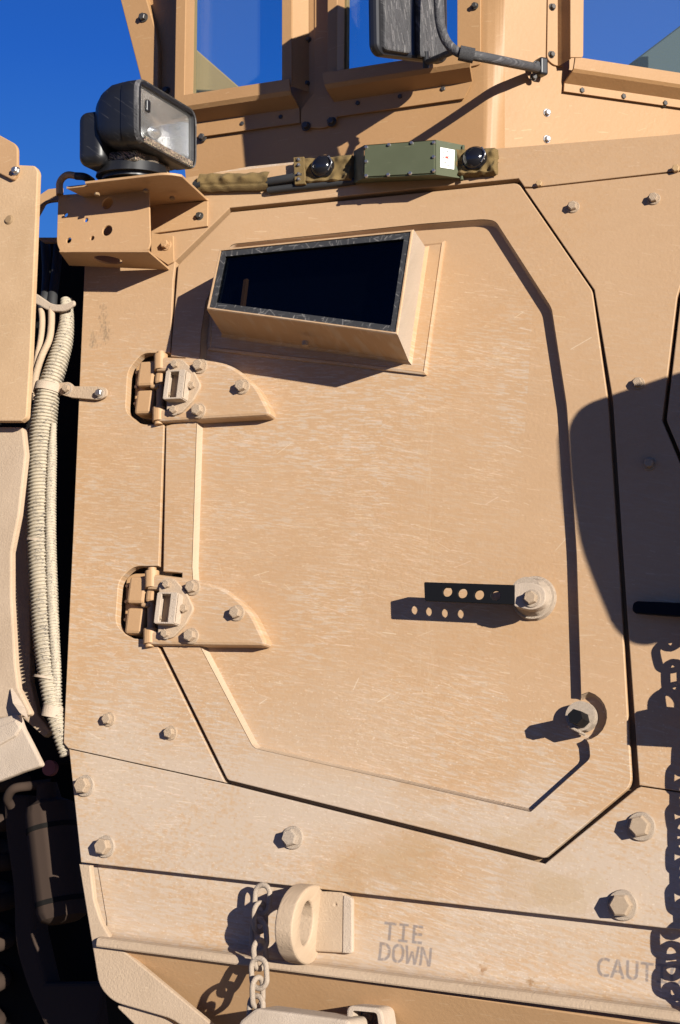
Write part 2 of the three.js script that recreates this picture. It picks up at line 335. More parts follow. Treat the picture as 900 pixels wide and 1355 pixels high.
// left plate, with the two hinge pockets cut into its door edge
hullPanel(px([[114, 300], [232, 352 - 6], [229, 370], [225, 467], [188, 467, .014], [169, 490, .014], [166, 545, .014], [186, 562, .014], [217, 561], [210, 749], [176, 749, .014], [157, 768, .014], [153, 826, .014], [172, 845, .014], [204, 846], [298, 1036], [90, 990], [84, 983], [97, 700]]));
// strip above the door, its lower edge stepping down at the right
hullPanel(px([[114, 299.5], [118, 268], [150, 250], [245, 235], [330, 220], [470, 206], [660, 196], [900, 177], [1010, 168], [1010, 213], [706, 247.5], [694, 247], [686, 236], [304, 275], [231, 346]]));
// plate right of the door as far as the next door
hullPanel(px([[706, 249], [1010, 215], [1010, 330], [912, 340], [896, 392], [876, 556], [902, 618], [935, 640], [1010, 645], [1010, 1064], [846, 1039], [829, 800], [811, 530], [786.5, 383.5], [693.5, 249]]));
{ // the next door, only its forward corner in view
  const g = group('door', truck, HULL);
  part('door_panel', slab(px([[1010, 335], [917, 344], [901, 392], [882, 556, .004], [906, 613], [938, 634], [1010, 640]]), .0, .03, .0015, [], hullUV), M.hull, g);
  const p0 = P(836, 804, .028), p1 = P(960, 812, .028);
  part('door_handle', [slab(px([[838, 795, .008], [960, 800], [960, 820], [836, 811, .008]], .028), .028, .008, .001), box(.02, .02, .024, p1.x, p1.y, .012)], M.grip, g);
}
// lower plate, standing proud of the sill
hullPanel(px([[91, 991], [299, 1037], [721, 1143], [843, 1043], [848, 1041], [1010, 1065], [1010, 1243], [900, 1230.5], [500, 1185], [107, 1141]]), .0, .018, .0015);
// structure behind the plates: closes joints, pockets and the door opening
part('hull_frame', slab(px([[120, 290], [250, 240], [1010, 172], [1010, 1215], [125, 1120], [96, 985]], 0), -.05, .03, 0), M.jamb, truck, HULL);
part('door_jamb', [slab(px([[215, 340], [300, 262], [695, 225], [800, 380], [850, 1045], [722, 1160], [290, 1050], [190, 850]]), -.0175, .0325, 0, [inset(doorOut, .014)])], M.jamb, truck, HULL);
// ledge on top of the hull, back to the cab wall
{
  const a = P(118, 262), b = P(1010, 169), top = P(660, 196).y;
  const g = box(b.x - a.x, .012, .4, (a.x + b.x) / 2, top - .012, -.205, .002); part('roof_ledge', planar(g), M.tan, truck, HULL);
}

// hull bolts
for (const [x, y, r, w] of [[757, 271, 6], [864, 260, 6], [843, 505, 6], [858, 612, 6], [140, 951, 7], [222, 969, 7]]) bolt(x, y, r, { mat: M.dusty });
for (const [x, y, r] of [[106, 1039, 10.5], [133, 1120, 10.5], [382, 1108, 10.5], [845, 1093, 12], [820, 1198, 12.5]]) bolt(x, y, r, { mat: M.cream });
for (const [x, y, r] of [[713, 242, 4.2], [894, 222, 4.8]]) bolt(x, y, r, { mat: M.plain, washer: null });

// ------------------------------------------------------------------ the door: raised frame round a recessed panel
const door = group('door', truck, HULL);
const REC = .014;
{
  const out = inset(px([[305, 278], [687.5, 238.5, .008], [787, 383, .006], [808, 530, .02], [826, 800, .02], [840, 1041, .012], [722, 1140, .004], [299, 1035, .004], [207, 848], [236, 843], [238, 761], [213, 759], [217, 561], [240, 555], [242, 476], [223, 474], [233, 350]]), .0038);
  const c = P(771, 947), rr = 27 / 830;
  const arc = []; for (let k = 0; k <= 10; k++) { const a = 1.35 - k / 10 * 2.75; arc.push(V(c.x + Math.cos(a) * rr, c.y + Math.sin(a) * rr, 0)); }
  const rec = [...px([[306, 324, .01], [560, 297, .01], [640, 291, .01], [655, 293, .012], [729, 408, .008], [749, 537, .01], [762, 730, .02], [768, 921]]), ...arc, ...px([[778.5, 986], [780, 1003, .006], [702, 1073, .002], [336, 989, .008], [261, 846], [255, 750], [261, 562], [267, 440], [273, 400]])];
  // frame: sloped walls run down from the edge of the opening to the panel
  const s = outline(inset(out, .0015)); const hole = outline(rec, THREE.Path); s.holes.push(hole);
  const front = slab(out, 0, .012, .0015, [inset(rec, -.0015)], hullUV);
  part('door_frame', front, M.hull, door);
  const wallTop = outline(inset(rec, -.0011)).getPoints(6), wt = wallTop.map((q) => V(q.x, q.y, -.0009));
  const ccw = area(wt) > 0; const inner = inset(wt.filter((q, i) => i === 0 || q.distanceTo(wt[i - 1]) > 1e-5), .0048);
  const wtf = wt.filter((q, i) => i === 0 || q.distanceTo(wt[i - 1]) > 1e-5), low = inner.map((q) => V(q.x, q.y, -REC - .001));
  const rounded = [0, .35, .7, 1].map((k) => wtf.map((q, i) => V(q.x + (low[i].x - q.x) * Math.pow(k, 1.4), q.y + (low[i].y - q.y) * Math.pow(k, 1.4), q.z + (low[i].z - q.z) * Math.pow(k, .9))));
  part('recess_wall', toCreasedNormals(mergeVertices(planar(loft(ccw ? rounded.map((r) => [...r].reverse()) : rounded))), .7), M.dusty, door);
  part('recessed_panel', slab(inset(rec, -.003), -REC, .02, 0, [], hullUV), M.hull, door);
  part('door_core', slab(inset(out, .006), -.0345, .012, 0, [], hullUV), M.jamb, door);
}
{ // handle: perforated black bar on a round boss
  const b = P(707, 792, -REC), H = -REC;
  part('handle_boss', [cyl(.033, .031, .008, 40, H).translate(b.x, b.y, 0), cyl(.028, .0215, .02, 40, H + .008).translate(b.x, b.y, 0), cyl(.0225, .0225, .008, 32, H + .036).translate(b.x, b.y, 0)], M.cream, door);
  const hb = .042, bar = px([[561, 770, .002], [682, 774], [682, 800], [562, 795, .002]], hb);
  part('handle_bar', slab(bar, hb, .005, .0008, [[592, 783], [612, 785], [634, 787], [656, 788]].map(([x, y]) => ring(P(x, y, hb), .0078, 20))), M.grip, door);
  const top = P(561.5, 770.5, hb), bot = P(682, 775, hb), lo1 = P(562, 795, hb), lo2 = P(682, 799, hb);
  part('handle_flange', loft([[V(top.x, top.y, hb), V(bot.x, bot.y, hb)], [V(top.x, top.y, hb - .022), V(bot.x, bot.y, hb - .022)], [V(top.x, top.y - .003, hb - .022), V(bot.x, bot.y - .003, hb - .022)]], false), M.grip, door);
  part('handle_collar', slab(px([[680, 772, .002], [704, 770, .012], [722, 778, .014], [722, 800, .014], [704, 808, .012], [680, 802, .002]], hb), hb, .02, .0015), M.cream, door);
  bolt(701, 790, 8, { h0: hb, mat: M.dusty, washer: M.cream, parent: door, name: 'handle_nut' });
}
{ // the lock: round boss let into the frame, black square stub
  const c = P(767, 947, -REC + .02);
  part('lock_boss', cyl(.0215, .0205, .017, 36, -REC).translate(c.x, c.y, 0), M.cream, door);
  const q = P(761, 948, .045);
  part('lock_stub', flat(new THREE.CylinderGeometry(.0105, .011, .046, 6).rotateX(Math.PI / 2).rotateZ(.3).translate(q.x, q.y, .022)), M.grip, door);
  part('lock_tab', box(.004, .02, .03, 0, 0, 0).rotateZ(1.15).translate(P(762, 966, .012).x, P(762, 966, .012).y, .006), M.cream, door);
}

// ------------------------------------------------------------------ vision window on the door
{
  const w = group('vision_window', truck, HULL);
  const R = (pts, h) => px(pts, h), h1 = .1;
  const front = R([[290, 329], [547, 303], [526, 443], [273, 409]], h1), frontIn = inset(front, .0035), paneR = inset(front, .0135);
  const foot = R([[305, 356], [563, 327], [541, 478], [294, 442]], -.004), fl = R([[281, 350], [589, 318], [564, 496], [275, 463]], -REC + .0045);
  const chamf = inset(front, -.0), soft = front.map((p) => V(p.x, p.y, p.z - .002));
  const fl2 = fl.map((p) => V(p.x, p.y, -REC - .001)), quad = (p, q, i) => loft([[p[i], p[(i + 1) % 4]], [q[i], q[(i + 1) % 4]]].reverse(), false);
  part('flange', [hullUV(loft([fl2, fl, inset(fl, .004).map((p) => V(p.x, p.y, -REC + .006)), inset(fl, .006).map((p) => V(p.x, p.y, -REC + .0045)), inset(foot, -.004).map((p) => V(p.x, p.y, -REC + .0045)), foot.map((p) => V(p.x, p.y, -.002))].map((r) => [...r].reverse())))], M.hull, w);
  part('housing', [...[0, 2, 3].map((i) => hullUV(quad(foot, soft, i))), hullUV(loft([soft, inset(front, .0015), frontIn, frontIn.map((p) => V(p.x, p.y, h1 - .01))].map((r) => [...r].reverse())))], M.hull, w);
  part('housing_side', quad(foot, soft, 1), M.cream, w);
  part('gasket', slab(frontIn, h1 - .002, .014, .001, [paneR]), M.gasket, w);
  const pr = inset(front, .0125);
  part('pane', slab(pr, h1 - .006, .004, 0), M.darkPane, w);
  const back = inset(front, .004).map((p, i) => p.clone().lerp(foot[i], .62)), backIn = inset(back, .006);
  part('window_liner', [slab(backIn, back[0].z, .004, 0), loft([inset(front, .0135).map((p) => V(p.x, p.y, h1 - .011)), backIn])], M.grip, w);
  part('inner_strip', slab(px([[322, 370], [327, 368], [322, 408], [317, 408]], .06), .06, .008, .0008), M.trim, w);
  const k = P(406, 455, .04); part('drain_plug', cyl(.006, .005, .007, 16).rotateX(Math.PI / 2).translate(k.x, k.y + .002, .045), M.dusty, w);
}

// ------------------------------------------------------------------ hinges
{
  const hinge = group('hinge', truck, HULL);
  const h = .012;
  // door leaf with bevelled edges
  part('hinge_leaf', slab(px([[206, 471, .004], [262, 474, .02], [305, 481, .03], [338, 507, .02], [360, 549, .003], [206, 558, .003], [206, 541], [227, 540], [228, 491], [206, 491]], h), h, .028, .005, [], hullUV), M.hull, hinge);
  const at = (x, y, z) => P(x, y, z);
  const seg = (x, y0, y1, r, z) => { const a = at(x, y0, z), b = at(x, y1, z), L = Math.hypot(a.x - b.x, a.y - b.y); const g = strip(toCreasedNormals(new THREE.CylinderGeometry(r, r, L, 20), .6)); g.rotateZ(Math.atan2(a.y - b.y, a.x - b.x) - Math.PI / 2); g.translate((a.x + b.x) / 2, (a.y + b.y) / 2, z); return planar(g); };
  part('knuckle', seg(213, 470, 490, .0115, .004), M.tan, hinge); part('knuckle', seg(211, 540, 558, .0115, .004), M.tan, hinge);
  part('hinge_pin', [seg(213, 466, 472, .007, .004), seg(210, 553, 562, .007, .004), seg(212, 488, 545, .0065, -.004)], M.tan, hinge);
  // hull leaf inside the pocket: backing flange and two blocks
  part('hull_leaf', [slab(px([[178, 483, .008], [187, 477, .006], [204, 475], [202, 555], [183, 552, .008], [176, 540, .008]], -.02), -.024, .03, .002)], M.tan, hinge);
  const blk = (x0, y0, x1, y1, z) => { const a = at(x0, y0, z), b = at(x1, y1, z); return planar(flat(new RoundedBoxGeometry(Math.abs(b.x - a.x), Math.abs(a.y - b.y), .026, 1, .005)).translate((a.x + b.x) / 2, (a.y + b.y) / 2, z - .013)); };
  part('hinge_block', blk(184, 478, 202, 510, .003), M.tan, hinge);
  part('hinge_block', blk(181, 516, 199, 547, .003), M.tan, hinge);
  for (const [x, y] of [[181, 493], [180, 512], [179, 534]]) { const p = at(x, y, -.018); part('rivet', cyl(.0032, .0026, .004, 12, -.0205).translate(p.x, p.y, 0), M.dusty, hinge); }
  part('pivot_cover', blk(205, 492, 214, 507, .006), M.tan, hinge);
  part('spacer', blk(198, 508, 208, 513, .008), M.tan, hinge);
  // diamond plate and the open bracket that stands on it
  part('diamond_plate', slab(px([[222, 478, .01], [240, 474, .008], [256, 490, .004], [266, 510, .006], [255, 530, .004], [238, 548, .008], [220, 548, .01]], h + .005), h + .005, .006, .0015), M.dusty, hinge);
  const b0 = at(231, 509, .034), bw = .034, bh = .047, z1 = .036, z0 = .014;
  const wall = (w, hh, d, x, y, z) => planar(box(w, hh, d, b0.x + x, b0.y + y, z, .0015));
  const side = (x, holes, w) => { const pts = [V(b0.x + x, b0.y - bh / 2, 0), V(b0.x + x + w, b0.y - bh / 2, 0), V(b0.x + x + w, b0.y + bh / 2, 0), V(b0.x + x, b0.y + bh / 2, 0)]; return slab(pts, z1, .004, .0008, holes.map((dy) => ring(V(b0.x + x + w / 2, b0.y + dy, 0), .0014, 10))); };
  part('hinge_bracket', [wall(.003, bh, z1 - z0, -bw / 2, 0, (z0 + z1) / 2), wall(.003, bh, z1 - z0, bw / 2, 0, (z0 + z1) / 2), wall(bw, .003, z1 - z0, 0, bh / 2, (z0 + z1) / 2), wall(bw, .003, z1 - z0, 0, -bh / 2, (z0 + z1) / 2), side(bw / 2 - .0105, [.013, 0, -.013], .012), side(-bw / 2 - .001, [], .008)], M.cream, hinge);
  for (const [x, y] of [[222, 497], [221, 521]]) bolt(x, y, 3.8, { h0: z1 - .008, mat: M.cream, washer: null, parent: hinge, name: 'screw' });
  for (const [x, y] of [[230, 481], [252, 509], [228, 541]]) { bolt(x, y, 5.6, { h0: h + .003, mat: M.dusty, washer: M.cream, parent: hinge, name: 'screw' }); }
  for (const [x, y] of [[261, 482], [259, 541], [317, 509]]) bolt(x, y, 8, { h0: h, mat: M.dusty, washer: M.dusty, parent: hinge });
  const second = hinge.clone(); truck.add(second);
  const d = P(153, 800).sub(P(166.5, 514)); d.z = 0;
  second.position.add(HX.clone().multiplyScalar(d.x).addScaledVector(HY, d.y));
}

// ------------------------------------------------------------------ sill below the lower plate
{
  const y0 = P(500, 1180).y, yLip = P(500, 1292, .012).y, x0 = P(121, 1200, -.016).x, x1 = P(1010, 1200).x + .05;
  const prof = [[y0, -.017], [yLip + .03, -.017]];
  for (let k = 1; k <= 6; k++) { const a = k / 6 * Math.PI / 2; prof.push([yLip + .03 - Math.sin(a) * .024, -.017 + (1 - Math.cos(a)) * .026]); }
  const lip = [prof[prof.length - 1], [yLip + .004, .016], [yLip + .0015, .0185], [yLip - .0065, .0185], [yLip - .0085, .017]];
  part('sill', hullUV(sweep(prof, x0, x1, .006, -.36, 0)), M.hull, truck, HULL);
  part('sill_lip', sweep(lip, x0 - .36 * (lip[0][0] - y0), x1, .005, 0, 0), M.dusty, truck, HULL);
  part('sill_end', slab(px([[108, 1142], [170, 1150], [172, 1246], [152, 1248], [128, 1205]], -.0185), -.0185, .01, 0, [], hullUV), M.hull, truck, HULL);
  // hull side below the sill, turning in underneath
  const a0 = P(152, 1252, .01), ang = .6, F = new Frame(HULL.world(V(0, yLip - .006, .008)), HX, HY.clone().multiplyScalar(Math.cos(ang)).addScaledVector(HN, Math.sin(ang)), HN.clone().multiplyScalar(Math.cos(ang)).addScaledVector(HY, -Math.sin(ang)));
  part('lower_hull', slab([...px([[154, 1253], [1010, 1378]], 0, F), V(x1, -.45, 0), V(F.P(300, 1372).x, -.45, 0), F.P(300, 1372)], 0, .012, .001), M.tan, truck, F);
  // end plate of the sill
  part('end_plate', slab(px([[104, 1143], [119, 1145], [124, 1190], [133, 1220, .02], [150, 1247], [288, 1362], [300, 1400], [262, 1372], [226, 1348, .01], [150, 1326, .02], [131, 1306, .02]], .006), .006, .012, .002), M.dusty, truck, HULL);
  part('end_tab', slab(px([[152, 1330, .004], [185, 1331, .004], [226, 1351], [250, 1368], [190, 1368]], -.006), -.006, .03, .002), M.dusty, truck, HULL);
  part('sun_block_plate', slab([...px([[132, 1240], [700, 1330]], -.035, F), V(x1, -.5, 0), F.P(165, 1560, -.035)], -.035, .02, 0), M.bay, truck, F);  // dark plate added behind the lower hull to stop the sun and show black
}
// tie-down lug
{
  const lug = group('tie_down_lug', truck, HULL);
  const hs = -.017;
  part('lug_base', slab(px([[396, 1178], [452, 1180, .003], [466, 1188, .003], [466, 1262, .003], [396, 1258]], hs + .012), hs + .012, .012, .003, [ring(P(444, 1197, hs + .012), .0035, 14)]), M.dusty, lug);
  part('lug_edge', slab(px([[454, 1183, .003], [466, 1189, .003], [466, 1262, .003], [453, 1261]], hs + .0135), hs + .0135, .008, .0015), M.cream, lug);
  // eye: a thick D standing off the base, thickness along x
  const cT = P(405, 1222, .0), R = .051, s = new THREE.Shape(); s.moveTo(-.008, -R * .98); s.lineTo(.02, -R); for (let k = 0; k <= 20; k++) { const a = -Math.PI / 2 + k / 20 * Math.PI; s.lineTo(.022 + Math.cos(a) * .066, Math.sin(a) * R); } s.lineTo(-.008, R * .98); s.closePath();
  const hole = new THREE.Path(); hole.absellipse(.042, .002, .026, .034, 0, Math.PI * 2); s.holes.push(hole);
  const g = new THREE.ExtrudeGeometry(s, { depth: .02, bevelEnabled: true, bevelSize: .004, bevelThickness: .004, bevelSegments: 3, curveSegments: 16 }); g.translate(0, 0, -.01);
  const gg = toCreasedNormals(g, .5); gg.rotateY(-Math.PI / 2); // shape x -> outward, shape y -> up, depth -> -x
  gg.translate(P(407, 1222, 0).x, cT.y, hs + .008);
  part('lug_eye', planar(strip(gg)), M.dusty, lug);
}
{ // bolted loop bracket at the foot of the picture
  const g = group('loop_bracket', truck, HULL);
  const c = px([[459, 1330, .006], [505, 1334, .008], [511, 1375], [457, 1375]], .03), hI = px([[467, 1337, .004], [499, 1340, .005], [503, 1370], [465, 1370]], .03);
  part('loop', slab(c, .03, .05, .003, [hI]), M.cream, g);
  part('loop_back', slab(px([[462, 1332], [508, 1336], [512, 1375], [462, 1375]], -.03), -.02, .01, .001), M.tan, g);
  bolt(484, 1345, 7, { h0: -.02, mat: M.dusty, parent: g });
}

// ------------------------------------------------------------------ chains
const LINK = (() => { const pts = []; const L = .5, w = .32; for (let k = 0; k < 24; k++) { const a = k / 24 * Math.PI * 2; pts.push(V(Math.cos(a) * w, Math.sin(a) * w + Math.sign(Math.sin(a)) * L * .42, 0)); } return planar(tube(pts, .105, 48, 8, true)); })();
function chain(name, label, pts, size, mat, grp) {
  const t = thing(name, label, 'chain', HULL, pts[0], grp);
  pts.forEach((p, i) => {
    const q = pts[Math.min(i + 1, pts.length - 1)], r = pts[Math.max(0, i - 1)], o = new THREE.Mesh(LINK, mat); o.name = 'link'; o.castShadow = o.receiveShadow = true;
    o.position.copy(p).sub(pts[0]); o.scale.setScalar(size); o.rotation.set(0, (i % 2 ? 1.35 : -.1) + gauss() * .2, Math.atan2(-(r.x - q.x), r.y - q.y) + gauss() * .06); t.add(o);
  });
  return t;
}
const lift = (x, y, h) => { const s = P(x, y); return V(s.x + h * SA, s.y + h * SB, h); }; // the point at height h whose shadow falls there
const run = (a, b, n, h) => Array.from({ length: n }, (_, i) => { const p = lift(...a, h), q = lift(...b, h); return p.lerp(q, i / (n - 1)); });
chain('lock_chain', 'heavy steel chain hanging at the right edge, casting link shadows beside the door', run([886, 838], [894, 926], 4, .035), .04, M.dusty);
chain('lock_chain', 'heavy steel chain hanging below the padlock at the right edge', run([905, 1003], [909, 1380], 15, .032), .04, M.dusty);
{
  const c = lift(878, 961, .062), t = thing('padlock', 'grey laminated padlock hanging from the chain at the right edge', 'padlock', HULL, c);
  for (let k = 0; k < 6; k++) part('lock_plate', slab([V(-.033, -.024, 0), V(.036, -.024, 0), V(.036, .02, 0), V(-.022, .022, 0), V(-.035, .008, 0)], .012 - k * .0045, .0042, .0006), M.steel, t);
  part('shackle', tube([V(-.014, .015, 0), V(-.014, .035, 0), V(-.004, .045, 0), V(.01, .045, 0), V(.02, .035, 0), V(.02, .015, 0)], .005, 30, 10), M.steel, t);
}
chain('tie_down_chain', 'short dusty chain hanging beside the tie down lug', [[347, 1190, .012], [344, 1214, .016], [343, 1238, .02], [344, 1263, .03], [343, 1288, .042], [341, 1313, .05], [339, 1338, .055]].map(([x, y, h]) => P(x, y, h)), .038, M.cream);
{ // chipped block at the foot of the picture, hung on the short chain
  const t = thing('metal_block', 'dusty tan metal block hanging under the short chain at the bottom edge', 'block', HULL, P(390, 1380, .05));
  const o = P(390, 1380, .05), q = (l, h) => px(l, h).map((p) => p.sub(V(o.x, o.y, 0)));
  part('block_body', slab(q([[316, 1352, .004], [338, 1334, .004], [462, 1350, .004], [475, 1420], [312, 1420]], .075), .025, .07, .004), M.cream, t);
}

// ------------------------------------------------------------------ upper cab: two walls meeting at a bend
const LA = 7 * Math.PI / 180, FA0 = HULL.world(V(0, P(500, 200).y, -.12));
const FA = new Frame(FA0, HX, UP.clone().multiplyScalar(Math.cos(LA)).addScaledVector(NH, -Math.sin(LA)), NH.clone().multiplyScalar(Math.cos(LA)).addScaledVector(UP, Math.sin(LA)));
const A = (x, y, h = 0) => FA.P(x, y, h);
const TB = -25 * Math.PI / 180, cornerW = FA.world(A(650, 110));
const FB = new Frame(cornerW, V(Math.cos(TB), 0, Math.sin(TB)), UP, V(-Math.sin(TB), 0, Math.cos(TB)));
const B = (x, y, h = 0) => FB.P(x, y, h);
part('cab_wall', slab(px([[150, -60], [222, -60], [247, 250], [640, 240], [640, -60]], 0, FA).map((p, i) => p), 0, .012, 0, [px([[246, -40], [384, -40], [384, 124], [248, 149]], 0, FA), px([[444, -40], [606, -40], [606, 100], [444, 122]], 0, FA)]), M.cab, truck, FA);
{ // rounded bend between the two walls
  const rows = [-60, 60, 150, 240].map((y) => { const a = FA.world(A(639.5, y)), b = FB.world(B(668, y)); const at = FA.world(A(653, y)), out = []; for (let k = 0; k <= 8; k++) { const t = k / 8; out.push(a.clone().multiplyScalar((1 - t) * (1 - t)).addScaledVector(at, 2 * t * (1 - t)).addScaledVector(b, t * t)); } return out.map((p) => FA.local(p)); });
  const g = toCreasedNormals(mergeVertices(loft(rows.reverse(), false)), 1); part('cab_corner', g, M.cab, truck, FA);
}
part('cab_wall', slab(px([[668, -60], [668, 240], [1010, 260], [1010, -60]], 0, FB), 0, .012, 0, [px([[766, -40], [990, -40], [990, 120], [766, 92]], 0, FB)]), M.cab, truck, FB);
// cab bracing at the far left
{
  const g = group('cab_gusset', truck, FA);
  part('gusset_plate', slab(px([[157, -8], [192, -8], [205, 36], [209, 62], [209, 118], [190, 118], [186, 104]], -.03, FA), -.03, .02, .002), M.cab, g);
  part('gusset_web', slab(px([[176, -12], [240, -12], [240, 130], [206, 130]], -.05, FA), -.045, .02, .001), M.cab, g);
  bolt(187, 21, 6, { F: FA, h0: -.03, mat: M.darkSteel, parent: g });
  bolt(218, 118, 5, { F: FA, h0: -.045, mat: M.darkSteel, parent: g });
}
// angle frames round the windows: wall flange, sloping web, front lip
const ledgeProf = [[-.03, .004], [0, .004], [.012, .036], [.016, .04], [.036, .042]];
function ledge(parent, F, x0, y0, x1, y1, s0, s1, prof = ledgeProf, bolts = []) {
  const a = F.P(x0, y0), b = F.P(x1, y1), L = Math.hypot(b.x - a.x, b.y - a.y), an = Math.atan2(b.y - a.y, b.x - a.x);
  return part('window_ledge', sweep(prof, 0, L, .0035, s0, s1), M.cab, parent, parent === truck ? F : null, V(a.x, a.y, 0), 1, new THREE.Euler(0, 0, an));
}
function windowUnit(F, glass, hPane) {
  const w = group('cab_window', truck, F);
  part('pane', slab(px(glass, hPane, F), hPane, .006, 0), M.pane, w);
  return w;
}
{ // first window
  const w = windowUnit(FA, [[240, -50], [400, -50], [400, 140], [240, 160]], -.016);
  ledge(w, FA, 262, 163, 400, 143, -.2, -.1);
  part('frame_bar', slab(px([[233.5, -50], [247, -50], [244, 140], [230.5, 140]], .03, FA), .03, .034, .0015), M.cab, w);
  part('frame_bar', slab(px([[247, -50], [258, -50], [256, 140], [245, 140]], -.006, FA), -.006, .012, .001), M.oliveFrame, w);
  part('frame_bar', slab(px([[373, -50], [386, -50], [386, 114, .003], [373, 112, .006]], .034, FA), .034, .004, .0008), M.cab, w);
  part('frame_bar', [loft([px([[385.5, -50], [385.5, 114]], .0325, FA), px([[409, -50], [409, 122]], .003, FA)], false), loft([px([[409, -50], [409, 122]], .004, FA), px([[417, -50], [417, 126]], .004, FA)], false)], M.cab, w);
  for (const [x, y] of [[407, 51], [405, 109]]) bolt(x, y, 3.4, { F: FA, h0: .004, mat: M.darkSteel, parent: w });
  for (const [x, y] of [[320, 163], [371, 154]]) bolt(x, y, 3.4, { F: FA, h0: .004, mat: M.darkSteel, parent: w });
  bolt(266, 180, 5, { F: FA, h0: .004, mat: M.darkSteel, parent: w });
}
{ // middle post
  const g = group('cab_post', truck, FA);
  part('post_strip', slab(px([[416, -50], [434, -50], [434, 118], [447, 136], [446, 160, .01], [428, 170, .01], [398, 168, .01], [398, 145], [416, 122]], .006, FA), .006, .005, .001), M.cab, g);
  for (const [x, y] of [[403, 165], [437, 159]]) bolt(x, y, 5.4, { F: FA, h0: .006, mat: M.darkSteel, parent: g });
}
{ // second window
  const w = windowUnit(FA, [[440, -50], [612, -50], [612, 108], [440, 130]], -.016);
  ledge(w, FA, 448, 135, 616, 110, -.2, .5);
  part('frame_bar', slab(px([[433, -50], [447, -50], [446, 100, .004], [433, 104]], .03, FA), .03, .034, .0015), M.cab, w);
  part('frame_bar', slab(px([[447, -50], [460, -50], [459, 112], [446, 112]], -.006, FA), -.006, .012, .001), M.oliveFrame, w);
  part('frame_bar', slab(px([[605, -50], [636, -50], [636, 85, .006], [605, 92]], .004, FA), .004, .004, .0008), M.cab, w);
  for (const [x, y] of [[473, 136], [529, 127], [586, 117]]) bolt(x, y, 3.6, { F: FA, h0: .004, mat: M.darkSteel, parent: w });
  bolt(627, 6, 4, { F: FA, h0: .006, mat: M.darkSteel, parent: w });
}
{ // third window, on the turned wall
  const w = windowUnit(FB, [[755, -50], [1000, -50], [1000, 130], [755, 100]], -.016);
  ledge(w, FB, 743, 110, 1000, 147, .12, 0, [[-.016, .004], [0, .004], [.014, .026], [.017, .029], [.036, .031]]);
  part('frame_bar', slab(px([[755, -50], [773, -50], [772, 76, .004], [755, 76]], .036, FB), .036, .004, .0008), M.cab, w);
  part('frame_bar', [loft([px([[755.5, -50], [755.5, 78]], .034, FB), px([[738, -50], [738, 88]], .004, FB)].reverse(), false), slab(px([[726, -50], [745, -50], [745, 88], [733, 86, .006], [724, 78, .01]], .004, FB), .004, .004, .0008)], M.cab, w);
  for (const [x, y] of [[733, 8], [732, 71]]) bolt(x, y, 4, { F: FB, h0: .004, mat: M.darkSteel, parent: w });
  for (const [x, y] of [[771, 119], [826, 127], [881, 136]]) bolt(x, y, 4, { F: FB, h0: .004, mat: M.darkSteel, parent: w });
}
for (const [x, y] of [[726, 148], [726, 183]]) bolt(x, y, 4.4, { F: FB, mat: M.steel });
// what shows through the windows: a pillar and a seat edge on the far side of the cab
part('cab_pillar', slab(px([[235, 40], [258, 64], [345, 140], [345, 170], [235, 170]], -.25, FA), -.25, .02, .002), M.cab, truck, FA);
part('cab_rail', slab(px([[835, 85], [905, 32], [1010, -50], [1010, 150], [835, 140]], -.3, FB), -.3, .02, .002), M.greyTrim, truck, FB);

// ------------------------------------------------------------------ side mirror on its arm
{
  const g = group('side_mirror', truck, FA);
  const c = [];
  const ml = FA.world(A(499, 70, .25)), mr = FA.world(A(592, 82, .07)), mx = mr.clone().sub(ml).normalize(), mn = mx.clone().cross(FA.y).normalize(), FM = new Frame(ml, mx, mn.clone().cross(mx), mn);
  const shape = (pts, h, t, b, m, name) => { const inv = FA.m.clone().invert().multiply(FM.m), g0 = slab(px(pts, h, FM), h, t, b); g0.applyMatrix4(inv); part(name, g0, m, g); };
  shape([[496, -118, .01], [592, -118, .01], [594, 78, .008], [588, 83, .008], [507, 73, .012], [499, 62, .012]], 0, .018, .006, M.black, 'mirror_shell');
  shape([[508, -110], [543, -110], [545, 71, .004], [510, 66, .006]], .008, .012, .003, M.mirrorBack, 'mirror_rib');
  shape([[554, -110], [584, -110], [592, 77, .004], [556, 75, .004]], .008, .012, .003, M.mirrorBack, 'mirror_rib');
  const q = (x, y, h) => A(x, y, h);
  const mount = FA.local(FB.world(B(710, 90, .025)));
  part('mirror_arm', [tube([q(580, -80, .2), q(580, 0, .2), q(584, 38, .2), q(593, 58, .2), q(606, 69, .2), q(612, 71, .198)], .0075, 60, 14), tube([q(612, 71, .2), q(640, 76, .17), mount], .0078, 40, 14), tube([q(600, 68, .2), q(563, 83, .13)], .005, 20, 10)].map(planar), M.mirrorBack, g);
  part('arm_clamp', [tube([q(608, 70, .2), q(627, 74, .19)], .0115, 12, 16)], M.mirrorBack, g);
  part('arm_pin', [tube([q(563, 68, .14), q(564, 90, .13)], .0055, 8, 10)], M.black, g);
  const m = group('mirror_mount', truck, FB), mb = B(711, 92);
  part('mount_plate', box(.016, .03, .022, mb.x, mb.y, .012, .004), M.black, m);
  bolt(712, 84, 4, { F: FB, h0: .02, mat: M.black, parent: m }); bolt(708, 101, 4, { F: FB, h0: .012, mat: M.darkSteel, parent: m });
}
